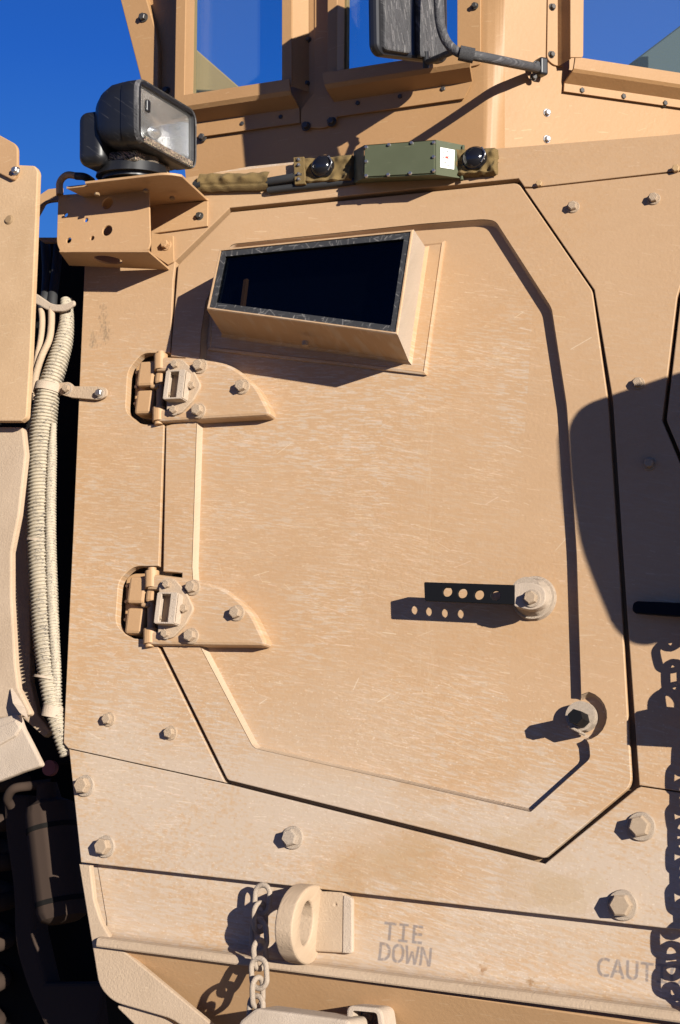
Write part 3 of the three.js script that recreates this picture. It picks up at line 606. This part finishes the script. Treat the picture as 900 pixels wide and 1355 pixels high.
{ // added shape of unknown kind, unseen past the right edge, casts the door shadow
  const hh = .36, L = (x, y, r) => { const p = lift(x, y, hh); p.r = r; return p; };
  const g = group('side_mirror', truck, HULL);
  part('mirror_shell', slab([L(747, 566, .03), L(764, 538, .05), L(812, 521, .12), L(900, 492), L(1010, 455, .05), L(1010, 815, .05), L(900, 843, .04), L(838, 859, .03), L(808, 834, .05), L(786, 782, .2), L(764, 725, .2), L(751, 640, .15)], hh, .02, .006), M.black, g);
  const e = L(960, 640, 0); part('mirror_arm', tube([V(e.x, e.y, hh - .01), V(e.x + .12, e.y + .02, hh - .05), V(e.x + .2, e.y + .05, .0)], .012, 30, 12), M.black, g);
}

// ------------------------------------------------------------------ lamp bracket
{
  const g = group('lamp_bracket', truck, HULL), hf = .085, ht = .155;
  const fr = px([[77, 258], [197, 250], [199, 322, .004], [196, 331, .008], [80, 334, .012], [75, 322, .012]], hf);
  part('bracket_face', slab(fr, hf, .004, .0008, [[142, 269, 9.5], [142, 305, 8.5], [114, 291, 4], [87, 284, 4], [91, 318, 4.8], [122, 315, 4]].map(([x, y, r]) => ring(P(x, y, hf), r / 830, 16))), M.tan, g);
  // lip turning back to the hull with an oval hole, drawn flat and bent up as a loft
  const f0 = P(79, 331, hf), f1 = P(197, 331, hf), b0 = P(92, 349, .02), b1 = P(225, 351, .002);
  {
    const lx = f1.clone().sub(f0).normalize(), e0 = b0.clone().sub(f0), ln = lx.clone().cross(e0).normalize(), ly = ln.clone().cross(lx), m = new THREE.Matrix4().makeBasis(lx, ly, ln).setPosition(f0), inv = m.clone().invert();
    const q = [f0, f1, b1, b0].map((p) => { const k = p.clone().applyMatrix4(inv); k.z = 0; return k; }), c = q[0].clone().add(q[1]).add(q[2]).add(q[3]).multiplyScalar(.25);
    const lg = slab(q, 0, .0035, .0006, [ring(V(c.x - .006, c.y, 0), .027, 28, .021)]); lg.applyMatrix4(m);
    part('bracket_lip', lg, M.tan, g);
  }
  // top plate: runs from the hull out over the face
  const hullY = P(275, 266).y, xr = P(275, 266).x, xl = P(80, 253, ht).x;
  const s = new THREE.Shape(), xrf = P(221, 229, ht).x, xm = P(112, 241, ht).x;
  s.moveTo(xl, 0.02); s.lineTo(xl, ht - .014); s.lineTo(xm - .003, ht - .014); s.lineTo(xm, ht); s.lineTo(xrf - .02, ht); s.quadraticCurveTo(xrf + .004, ht, xrf + .014, ht - .02); s.lineTo(xr, .006); s.lineTo(xr, 0); s.lineTo(P(118, 268).x, 0); s.closePath();
  const tg = new THREE.ExtrudeGeometry(s, { depth: .003, bevelEnabled: true, bevelSize: .0006, bevelThickness: .0006, bevelSegments: 1 }); tg.rotateX(Math.PI / 2); // shape y -> +z
  tg.scale(1, 1, 1); tg.translate(0, hullY, 0);
  tg.translate(0, -hullY, 0); tg.rotateX(LEAN - .05); tg.translate(0, hullY + .004, 0);
  part('bracket_top', planar(flat(tg)), M.tan, g);
  part('bracket_tab', slab(px([[200, 272], [275, 266], [274.5, 299], [200, 309]], .0045), .0045, .004, .0006), M.tan, g);
  part('bracket_tab', slab(px([[200, 308], [229, 312], [230, 346, .003], [222, 350], [200, 335]], .0045), .0045, .004, .0006), M.tan, g);
  bolt(262, 284, 4.5, { h0: .0045, mat: M.darkSteel, parent: g }); bolt(217, 322, 6, { h0: .0045, mat: M.tan, parent: g });
  for (const [x, y, h] of [[228, 262, .06], [195, 240, .12], [130, 247, .13]]) { const q = P(x, y, h); part('screw', cyl(.0045, .0045, .004, 6).rotateX(Math.PI / 2).translate(q.x, hullY - .004 - h * Math.tan(LEAN), h), M.jamb, g); }
  const a = [[79, 258], [80, 240], [88, 232], [103, 233]].map(([x, y]) => P(x, y, .1));
  part('cable_gland', tube(a, .006, 24, 12), M.tan, g); part('cable', tube([P(101, 233, .1), P(112, 234, .1), P(122, 240, .08)], .0065, 16, 12), M.rubber, g);
}
// ------------------------------------------------------------------ searchlight
{
  const e = V(.36, 0, -.933), n = V(.933, 0, .36);
  const ray = V((222 - CX) / FPX, -(166 - CY) / FPX, -1).applyEuler(camera.rotation), ctr = EYE.clone().addScaledVector(ray, 2.36);
  const F = new Frame(ctr, e, UP, n);
  const t = thing('searchlight', 'black searchlight with dusty rectangular lens standing on the punched tan bracket', 'searchlight', F, V(0, 0, 0));
  const w = .204, H = .104;
  const rr = (W, Hh, r, z) => { const s = outline([[-W / 2, -Hh / 2], [W / 2, -Hh / 2], [W / 2, Hh / 2], [-W / 2, Hh / 2]].map(([x, y]) => { const p = V(x, y, z); p.r = r; return p; })); return s.getPoints(5).slice(0, -1).map((p) => V(p.x, p.y, z)); };
  const smooth = (rings, cap) => { const pts = rings[rings.length - 1]; const list = [loft(rings)]; const sg = new THREE.ShapeGeometry(new THREE.Shape(pts.map((p) => new THREE.Vector2(p.x, p.y)))); sg.translate(0, 0, pts[0].z); if (cap) list.push(strip(sg)); return planar(toCreasedNormals(mergeVertices(merge(list)), .7)); };
  const dirty = std({ map: canvasTex(256, 256, (g, W, Hh) => { g.fillStyle = 'rgb(24,24,26)'; g.fillRect(0, 0, W, Hh); for (let k = 0; k < 260; k++) { g.strokeStyle = `rgba(160,154,146,${rnd() * .42})`; g.lineWidth = .5 + rnd(); const x = rnd() * W, y = rnd() * Hh; g.beginPath(); g.moveTo(x, y); g.lineTo(x + gauss() * 20, y + gauss() * 5); g.stroke(); } }), roughness: .42 });
  dirty.map.repeat.set(9, 9);
  const mud = std({ map: rep(canvasTex(256, 256, (g, W, Hh) => { g.fillStyle = 'rgb(40,38,36)'; g.fillRect(0, 0, W, Hh); for (let k = 0; k < 3000; k++) { g.fillStyle = `rgba(${160 + rnd() * 30},${140 + rnd() * 26},${116 + rnd() * 26},${.3 + rnd() * .6})`; g.beginPath(); g.arc(rnd() * W, rnd() * Hh, 1 + rnd() * 3, 0, 7); g.fill(); } }), 16), roughness: .95, bumpMap: rep(bumpTile, 20), bumpScale: .002 });
  // bezel
  part('bezel', [loft([rr(w * .99, H * .99, .026, -.03), rr(w, H, .026, -.026), rr(w, H, .026, -.004), rr(w * .985, H * .97, .024, .001), rr(w * .9, H * .82, .008, .001), rr(w * .87, H * .76, .006, -.006)])].map((g) => planar(toCreasedNormals(mergeVertices(g), .5))), dirty, t);
  part('bezel_rim', planar(toCreasedNormals(mergeVertices(loft([rr(w * 1.004, H * 1.004, .026, -.006), rr(w * 1.0, H * .995, .026, .0), rr(w * .985, H * .97, .024, .0022), rr(w * .965, H * .94, .023, .001)])), .5)), M.mirrorBack, t);
  part('bezel_mud', planar(box(w * .82, .011, .003, .002, -H / 2 + .0085, .0015, .0014)), mud, t);
  part('body', smooth([rr(w * .97, H * .99, .026, -.028), rr(w * .97, H * 1.02, .028, -.036), rr(w * .95, H * 1.0, .03, -.055), rr(w * .9, H * .86, .034, -.075), rr(w * .8, H * .66, .03, -.088), rr(w * .6, H * .4, .018, -.094)], true), dirty, t);
  part('rear_housing', planar(strip(new RoundedBoxGeometry(w * .78, H * .86, .05, 5, .016)).translate(0, -.03, -.1)), dirty, t);
  part('neck', [cyl(.036, .03, .03, 32).rotateX(-Math.PI / 2).translate(-.005, -H / 2 - .022, -.05), planar(box(.12, .02, .07, 0, -H / 2 - .008, -.06, .008))], mud, t);
  part('base_disc', cyl(.06, .056, .016, 48).rotateX(-Math.PI / 2).translate(-.005, -H / 2 - .03, -.063), dirty, t);
  part('pedestal', cyl(.05, .05, .012, 40).rotateX(-Math.PI / 2).translate(-.005, -H / 2 - .036, -.063), dirty, t);
  // reflector bowl and lens
  const refl = []; for (let k = 0; k <= 6; k++) { const s = 1 - k / 6 * .82; refl.push(rr(w * .87 * s, H * .76 * s, .012 * s, -.007 - .035 * (1 - s * s))); }
  part('reflector', smooth(refl, true), std({ color: new THREE.Color().setRGB(.86, .86, .87), metalness: 1, roughness: .26 }), t);
  part('bulb', strip(new THREE.SphereGeometry(.01, 20, 14)).scale(1.8, 1, 1).translate(.01, -.006, -.03), std({ color: new THREE.Color().setRGB(.85, .85, .85), metalness: .9, roughness: .12 }), t);
  part('lens', slab(rr(w * .88, H * .78, .006, 0), -.003, .003, 0), new THREE.MeshPhysicalMaterial({ color: new THREE.Color().setRGB(.95, .95, .94), transmission: .97, thickness: 0, roughness: .05 }), t);
  part('lens_clip', box(.012, .02, .006, -w * .34, .012, .001, .003), M.black, t);
  part('side_knob', cyl(.012, .01, .02, 18).rotateY(Math.PI / 2).translate(w / 2, -.02, -.02), M.mirrorBack, t);
}

// ------------------------------------------------------------------ webbing, cable and olive box above the door
{
  const t = thing('cable_sleeve', 'khaki fabric sleeve round a black cable, running from the bracket to the webbing', 'cable sleeve', HULL, P(310, 243, 0));
  const o = P(310, 243, 0), q = (x, y, h) => P(x, y, h).sub(o);
  const g = strip(new THREE.PlaneGeometry(1, 1, 50, 16)), p = g.attributes.position, a = q(265, 243, .006), b = q(358, 240, .006);
  const gi = new THREE.PlaneGeometry(1, 1, 60, 18), pp = gi.attributes.position, half = .0165;
  for (let i = 0; i < pp.count; i++) { const u = pp.getX(i) + .5, v = pp.getY(i) * 2, c = a.clone().lerp(b, u); const puck = Math.sin(u * 34 + v * 2) * .0005 + (noise(u * 12, v * 2 + 5) - .5) * .003; const bul = Math.sqrt(Math.max(0, 1 - v * v * .97)); const seam = Math.abs(v + .45) < .08 ? -.002 : 0; const lump = .006 * (Math.exp(-Math.pow((u - .38) * 16, 2)) + Math.exp(-Math.pow((u - .66) * 16, 2))) * Math.exp(-Math.pow((v - .1) * 3, 2)); pp.setXYZ(i, c.x, c.y + v * half + puck * .3, c.z + bul * .011 + puck + seam + lump); }
  gi.computeVertexNormals(); part('sleeve', planar(strip(gi)), M.web, t);
  part('cable', [tube([q(258, 246, .008), q(268, 244, .01)], .008, 8, 12), tube([q(355, 241, .01), q(372, 238, .012), q(390, 235, .012)], .0075, 16, 12), tube([q(355, 252, .006), q(380, 249, .006), q(470, 240, .004)], .006, 20, 10)].map(planar), M.rubber, t);
  part('connector', [tube([q(388, 234.5, .012), q(401, 232.5, .012)], .0055, 8, 14)], M.darkSteel, t);
}
function webStrap(label, corners, dome, rivets) {
  const o = P(...corners[0], 0), t = thing('webbing_strap', label, 'strap', HULL, V(o.x, o.y, 0), 'webbing straps beside the olive box');
  const q = (x, y, h) => P(x, y, h).sub(V(o.x, o.y, 0));
  const [c0, c1, c2, c3] = corners.map(([x, y]) => q(x, y, .014));
  const gi = new THREE.PlaneGeometry(1, 1, 50, 24), pp = gi.attributes.position;
  for (let i = 0; i < pp.count; i++) { const u = pp.getX(i) + .5, v = .5 - pp.getY(i), c = c0.clone().lerp(c1, u).lerp(c3.clone().lerp(c2, u), v); const fold = (noise(u * 9 + 3, v * 5) - .5) * .008 + Math.sin((u + v * .4) * 26) * .0012; const ed = Math.min(u, 1 - u, v, 1 - v) < .03 ? -.01 : 0; pp.setXYZ(i, c.x, c.y, c.z + fold + ed); }
  gi.computeVertexNormals(); part('strap', planar(strip(gi)), M.web, t);
  const d = q(...dome, .014), R = 15.5 / 830;
  part('dome', [strip(new THREE.SphereGeometry(R, 32, 16, 0, Math.PI * 2, 0, Math.PI / 2)).rotateX(Math.PI / 2).scale(1, 1, .75).translate(d.x, d.y, .016), cyl(R * 1.08, R * 1.04, .006, 32).translate(d.x, d.y, .012)], std({ color: new THREE.Color().setRGB(.008, .008, .01), roughness: .14 }), t);
  part('bail', tube([V(d.x + R * .75, d.y - R * .6, .022), V(d.x + R * 1.12, d.y, .026), V(d.x + R * .75, d.y + R * .7, .024)], .0013, 16, 6), M.steel, t);
  for (const [x, y] of rivets) { const r = q(x, y, .016); part('rivet', [cyl(.0035, .0025, .006, 14, .014).translate(r.x, r.y, 0), cyl(.0015, .001, .002, 10, .02).translate(r.x, r.y, 0)], M.steel, t); }
  if (rivets.length) part('strap_end', slab([[388, 208], [402, 207], [404, 243], [390, 244]].map(([x, y]) => q(x, y, .017)), .017, .006, .001), M.web, t);
  return t;
}
webStrap('khaki webbing strap with black dome and riveted end, left of the olive box', [[389, 209], [468, 203], [466, 238], [392, 243]], [427, 221], [[396, 212], [396, 219], [396, 231], [396, 238]]);
webStrap('khaki webbing strap with black dome, right of the olive box', [[598, 197], [657, 194], [657, 228], [598, 232]], [628, 210], []);
{
  const o = P(535, 210, 0), t = thing('electronics_box', 'olive green metal box with screwed cover and white side label above the door', 'electronics box', HULL, o);
  const q = (pts, h) => px(pts, h).map((p) => p.sub(o));
  const hT = .05, front = q([[482, 192], [577, 185], [577, 231], [481, 236]], hT), back = q([[474, 207], [612, 197], [608, 244], [470, 252]], .003);
  const b2 = q([[468, 200], [613, 192], [611, 236], [467, 243]], .004);
  part('case', [loft([b2, front].map((r) => [...r].reverse())), slab(inset(front, .0005), hT - .0005, .004, .0005)], M.olive, t);
  part('cover', slab(inset(front, .002), hT + .002, .003, .0006), M.olive, t);
  for (const [x, y] of [[485, 195], [515, 192], [545, 189.5], [574, 189], [574, 208], [574, 226], [543, 229.5], [514, 231.5], [485, 233], [485, 214]]) { const s = q([[x, y]], hT + .002)[0]; part('screw', cyl(.0032, .0024, .0028, 12, hT + .002).translate(s.x, s.y, 0), M.steel, t); }
  // label on the slanting right side
  const A0 = front[1], A1 = front[2], B0 = b2[1], B1 = b2[2], mid = (u, v) => { const a = A0.clone().lerp(B0, u), b = A1.clone().lerp(B1, u), p = a.lerp(b, v); const n = B0.clone().sub(A0).cross(A1.clone().sub(A0)).normalize(); return p.addScaledVector(n, n.z > 0 ? .0008 : -.0008); };
  const lg = loft([[mid(.15, .2), mid(.68, .2)], [mid(.15, .78), mid(.68, .78)]], false); const uvs = [[0, 1], [1, 1], [1, 0], [0, 1], [1, 0], [0, 0]]; lg.setAttribute('uv', new THREE.Float32BufferAttribute(uvs.flat(), 2));
  part('box_label', lg, std({ map: canvasTex(128, 128, (g, W, Hh) => { g.fillStyle = 'rgb(225,222,214)'; g.fillRect(0, 0, W, Hh); g.fillStyle = 'rgb(60,60,62)'; for (let y = 14; y < 112; y += 15) for (let x = 12; x < 108; x += 4 + rnd() * 9) g.fillRect(x, y, 2 + rnd() * 4, 7); g.fillStyle = 'rgb(170,60,50)'; g.fillRect(46, 52, 28, 14); }), roughness: .6 }), t);
  part('box_edge', slab(q([[611, 192], [614, 191], [612, 237], [609, 238]], .01), .01, .006, .001), M.olive, t);
}

// ------------------------------------------------------------------ left of the hull: bonnet side, dark bay, hoses
part('bay_dark_sheet', slab(px([[-120, 318], [140, 316], [140, 1010], [-120, 1010]], -.13), -.13, .02, 0), M.bay, truck, HULL);  // dark sheets behind the gap, their near-black colour standing in for its shade
part('bay_dark_sheet', slab(px([[-120, 980], [128, 980], [128, 1500], [-120, 1500]], -.3), -.3, .02, 0), M.bay, truck, HULL);
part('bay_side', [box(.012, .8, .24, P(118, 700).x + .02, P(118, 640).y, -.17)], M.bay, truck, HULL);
{
  const g = group('bonnet_side', truck, HULL);
  part('bonnet_panel', slab(px([[-90, 205], [24, 218], [46, 219, .004], [50, 226, .004], [46, 330], [40, 470], [35, 552, .004], [28, 557], [-90, 557]], .13), .13, .012, .002), M.tanDusty, g);
  part('bonnet_flap', slab(px([[-90, 120], [0, 179], [20, 190, .006], [23, 196, .004], [23, 230, .004], [17, 238, .003], [-90, 185]], .137), .137, .007, .0015), M.tan, g);
  bolt(18, 224, 5, { h0: .137, mat: M.steel, parent: g });
  const c = P(12, 291, .13); part('rusty_bolt', cyl(.009, .006, .003, 20, .13).translate(c.x, c.y, 0), M.jamb, g);
  part('fender_panel', slab(px([[-90, 563], [30, 565, .004], [34, 600], [25, 680], [15, 730], [15, 790], [20, 880], [24, 910], [42, 946, .004], [-90, 960]], .1), .1, .014, .003), M.dusty, g);
  part('fender_return', slab(px([[8, 566], [38, 566], [40, 900], [50, 945], [68, 968], [58, 975], [30, 950], [8, 900]], -.03), -.03, .015, .002), M.dusty, g);
  part('mud_flap', slab(px([[-90, 965], [0, 950, .004], [24, 944, .006], [30, 962, .006], [42, 985], [56, 1013, .002], [28, 1022], [0, 1033], [-90, 1062]], .11), .11, .012, .003), M.cream, g);
  part('flap_crease', slab(px([[-20, 968], [20, 952], [28, 962, .004], [20, 974], [-8, 990]], .114), .114, .008, .003), M.cream, g);
  part('torn_edge', loft([[P(14, 912, .104), P(16, 910, .1)], [P(17, 930, .12), P(24, 922, .106)], [P(26, 943, .13), P(33, 936, .11)], [P(37, 951, .126), P(37, 949, .12)]], false), M.cream, g);
  part('bonnet_arch', [tube([P(46, 300, .0), P(50, 282, .0), P(60, 269, .0), P(78, 265, 0), P(100, 266, 0)], .0035, 24, 10), slab(px([[44, 268], [52, 258], [64, 250], [82, 248], [82, 262], [60, 268], [48, 290]], -.02), -.02, .006, .001), slab(px([[48, 314], [80, 314], [80, 321], [58, 321]], -.02), -.02, .006, .001)], M.tan, g);
}
{
  const pr = []; for (const [r, z] of [[.3, -.13], [.42, -.15], [.52, -.13], [.56, -.1], [.57, 0], [.56, .1], [.52, .13], [.42, .15], [.3, .13]]) pr.push(new THREE.Vector2(r, z));
  const c = P(-40, 1400, -.25), w = group('unseen_wheel', truck, HULL, V(c.x - .62, c.y - .1, -.22));  // wheel out of view, added to block light coming from the left
  part('tyre', planar(strip(new THREE.LatheGeometry(pr, 64)).rotateX(Math.PI / 2)), M.rubber, w); part('rim', cyl(.31, .31, .2, 40, -.1), M.tan, w);
}
// corrugated hose
function hoseGeo(path, r0, pitch) { // path: [px, py, h, radius px]
  const pts = path.map(([x, y, h]) => P(x, y, h)), cv = new THREE.CatmullRomCurve3(pts, false, 'centripetal'), L = cv.getLength(), n = Math.round(L / pitch) * 6, RS = 26;
  const fr = cv.computeFrenetFrames(n, false), pos = [], idx = [], uv = [];
  for (let i = 0; i <= n; i++) {
    const u = i / n, p = cv.getPointAt(u), f = cv.getUtoTmapping(u) * (path.length - 1), k = Math.min(path.length - 2, Math.floor(f)), rp = (path[k][3] + (path[k + 1][3] - path[k][3]) * (f - k)) / 830;
    const ph = i % 6, r = rp * (ph === 0 ? .76 : ph === 1 || ph === 5 ? .9 : 1.0);
    for (let j = 0; j <= RS; j++) { const a = j / RS * Math.PI * 2; const q = p.clone().addScaledVector(fr.normals[i], Math.cos(a) * r).addScaledVector(fr.binormals[i], Math.sin(a) * r); pos.push(q.x, q.y, q.z); uv.push(j / RS * 2, u * L * 6); }
  }
  for (let i = 0; i < n; i++) for (let j = 0; j < RS; j++) { const a = i * (RS + 1) + j, b = a + RS + 1; idx.push(a, b, a + 1, b, b + 1, a + 1); }
  const g = new THREE.BufferGeometry(); g.setAttribute('position', new THREE.Float32BufferAttribute(pos, 3)); g.setAttribute('uv', new THREE.Float32BufferAttribute(uv, 2)); g.setIndex(idx); g.computeVertexNormals(); return strip(g);
}
const hoseMat = std({ map: canvasTex(512, 512, (g, W, Hh) => { g.fillStyle = 'rgb(170,158,138)'; g.fillRect(0, 0, W, Hh); for (let k = 0; k < 3600; k++) { const x = rnd() * W, y = rnd() * Hh; g.fillStyle = `rgba(44,42,46,${rnd() * .75 * Math.max(0, fbm(x / 60, y / 60, 3) * 2.2 - .7)})`; g.fillRect(x, y, 3 + rnd() * 34, 1 + rnd() * 2.5); } for (let k = 0; k < 1400; k++) { g.fillStyle = `rgba(200,188,164,${rnd() * .5})`; g.fillRect(rnd() * W, rnd() * Hh, 2 + rnd() * 16, 1 + rnd() * 2); } }), roughness: .9 });
{
  const o = thing('corrugated_hose', 'thick dusty corrugated hose hanging in the gap between fender and hull', 'hose', null);
  const f = (n, g, m) => { const k = part(n, g, m, o, HULL); return k; };
  f('hose', hoseGeo([[88, 396, -.02, 9], [88, 428, -.012, 11], [84, 452, -.008, 14], [74, 486, 0, 16], [64, 520, .005, 17], [57, 570, .005, 19.5], [55, 640, .004, 20], [55, 710, .004, 20], [58, 780, .004, 19.5], [61, 840, .002, 18.5], [66, 895, 0, 16], [70, 930, -.004, 13], [78, 962, -.01, 12], [90, 1000, -.02, 11]], 0, .0062), hoseMat);
  const band = (x, y, h, r, w) => { const p = P(x, y, h), q = P(x - .5, y + 1, h); const g = strip(new THREE.CylinderGeometry(r / 830, r / 830, w, 28)); g.rotateZ(-.1); g.translate(p.x, p.y, h); return planar(g); };
  f('clamp_band', band(64.5, 514, .005, 19.5, .014), M.cream);
  f('cable_tie', band(53.5, 717, .004, 19.6, .004), M.cream); f('cable_tie', band(62, 897, .001, 18, .004), M.cream); f('hose_cuff', band(70, 942, -.005, 14.5, .018), M.cream);
  const s = thing('corrugated_hose', 'narrow corrugated hose tied along the right side of the thick hose', 'hose', null);
  part('hose', hoseGeo([[71, 560, .012, 4], [69, 600, .012, 7], [67, 680, .014, 8], [68, 760, .014, 8], [71, 830, .012, 7.5], [74, 880, .008, 7], [76, 925, -.002, 5]], 0, .0048), hoseMat, s, HULL);
  const bk = thing('hose_clamp', 'dusty hose clamp arm bolted to the hull left of the upper hinge', 'clamp', HULL, P(108, 516));
  const c = P(108, 516), q = (pts, h) => px(pts, h).map((p) => { const k = p.clone().sub(V(c.x, c.y, 0)); k.r = p.r; return k; });
  part('clamp_arm', slab(q([[74, 507, .006], [92, 505, .01], [98, 511], [128, 511, .006], [141, 513, .012], [142, 523, .012], [131, 529, .01], [95, 526], [78, 521, .006]], .008), .008, .005, .001), M.dusty, bk);
  const b1 = q([[131, 520]], .012)[0]; b1.z = .008; const bb = part('bolt', HEX, M.steel, bk, null, b1, .0065); part('washer', WASHER, M.cream, bb);
  const b2 = q([[88, 514]], .012)[0]; b2.z = .008; const b3 = part('bolt', HEX, M.dusty, bk, null, b2, .007); part('washer', WASHER, M.cream, b3);
  const cab = [['smooth dusty cable above the thick hose, left of two', [[54, 404, 0], [56, 425, .004], [54, 450, .008], [49, 475, .012], [46, 500, .012], [47, 530, .008]], 4.5], ['smooth dusty cable above the thick hose, right of two', [[68, 402, 0], [68, 430, .008], [65, 450, .014], [56, 470, .018], [48, 495, .018], [44, 520, .012]], 5]];
  for (const [l, pts, r] of cab) { const th = thing('cable', l, 'cable', null); part('cable_jacket', planar(tube(pts.map(([x, y, h]) => P(x, y, h)), r / 830, 40, 12)), M.dusty, th, HULL); }
  for (const [l, pts, r] of [['black hose in the dark gap under the lamp bracket, left of two', [[60, 320, -.05], [62, 360, -.03], [60, 392, -.005], [56, 410, 0]], 7], ['black hose in the dark gap under the lamp bracket, right of two', [[78, 318, -.05], [74, 360, -.03], [70, 392, -.005], [69, 410, 0]], 7]]) { const th = thing('hose', l, 'hose', null); part('hose_jacket', planar(tube(pts.map(([x, y, h]) => P(x, y, h)), r / 830, 30, 12)), M.rubber, th, HULL); }
  part('cable_bracket', slab(px([[36, 385], [48, 388, .01], [70, 403, .02], [88, 402, .01], [98, 396, .006], [99, 403, .006], [86, 412, .01], [66, 412, .02], [48, 402, .01], [36, 398]], .008), .008, .006, .002), M.cream, truck, HULL);
}
// under the mud flap: air tank, rail, spring, pipe, all in the hull's shade
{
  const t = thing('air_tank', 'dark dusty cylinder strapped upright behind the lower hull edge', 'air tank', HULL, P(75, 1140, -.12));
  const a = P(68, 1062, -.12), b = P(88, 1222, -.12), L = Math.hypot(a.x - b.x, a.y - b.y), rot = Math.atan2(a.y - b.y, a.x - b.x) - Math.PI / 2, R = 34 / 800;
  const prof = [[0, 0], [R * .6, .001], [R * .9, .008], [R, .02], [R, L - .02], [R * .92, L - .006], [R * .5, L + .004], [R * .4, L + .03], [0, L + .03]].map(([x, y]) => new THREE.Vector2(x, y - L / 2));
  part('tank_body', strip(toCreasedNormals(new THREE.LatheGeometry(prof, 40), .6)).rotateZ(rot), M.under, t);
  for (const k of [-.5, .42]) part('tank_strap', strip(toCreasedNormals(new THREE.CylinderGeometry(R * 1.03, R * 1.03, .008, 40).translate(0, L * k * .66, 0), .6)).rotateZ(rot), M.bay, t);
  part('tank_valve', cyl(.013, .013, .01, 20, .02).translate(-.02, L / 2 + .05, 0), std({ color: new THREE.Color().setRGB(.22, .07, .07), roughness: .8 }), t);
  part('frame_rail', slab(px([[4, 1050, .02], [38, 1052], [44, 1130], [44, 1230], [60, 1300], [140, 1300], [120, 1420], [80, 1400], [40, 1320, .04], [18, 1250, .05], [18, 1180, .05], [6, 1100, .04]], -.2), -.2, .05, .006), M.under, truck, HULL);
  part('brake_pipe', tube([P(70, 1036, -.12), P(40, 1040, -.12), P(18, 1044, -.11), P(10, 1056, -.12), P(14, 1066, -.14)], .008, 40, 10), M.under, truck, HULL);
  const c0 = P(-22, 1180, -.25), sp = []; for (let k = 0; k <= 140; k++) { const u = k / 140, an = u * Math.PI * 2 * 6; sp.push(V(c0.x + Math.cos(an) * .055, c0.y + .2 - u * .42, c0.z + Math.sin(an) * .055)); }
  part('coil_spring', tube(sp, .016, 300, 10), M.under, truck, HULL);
}

scene.traverse((o) => { if (o.isMesh) { o.castShadow = true; o.receiveShadow = true; } });
renderer.render(scene, camera);
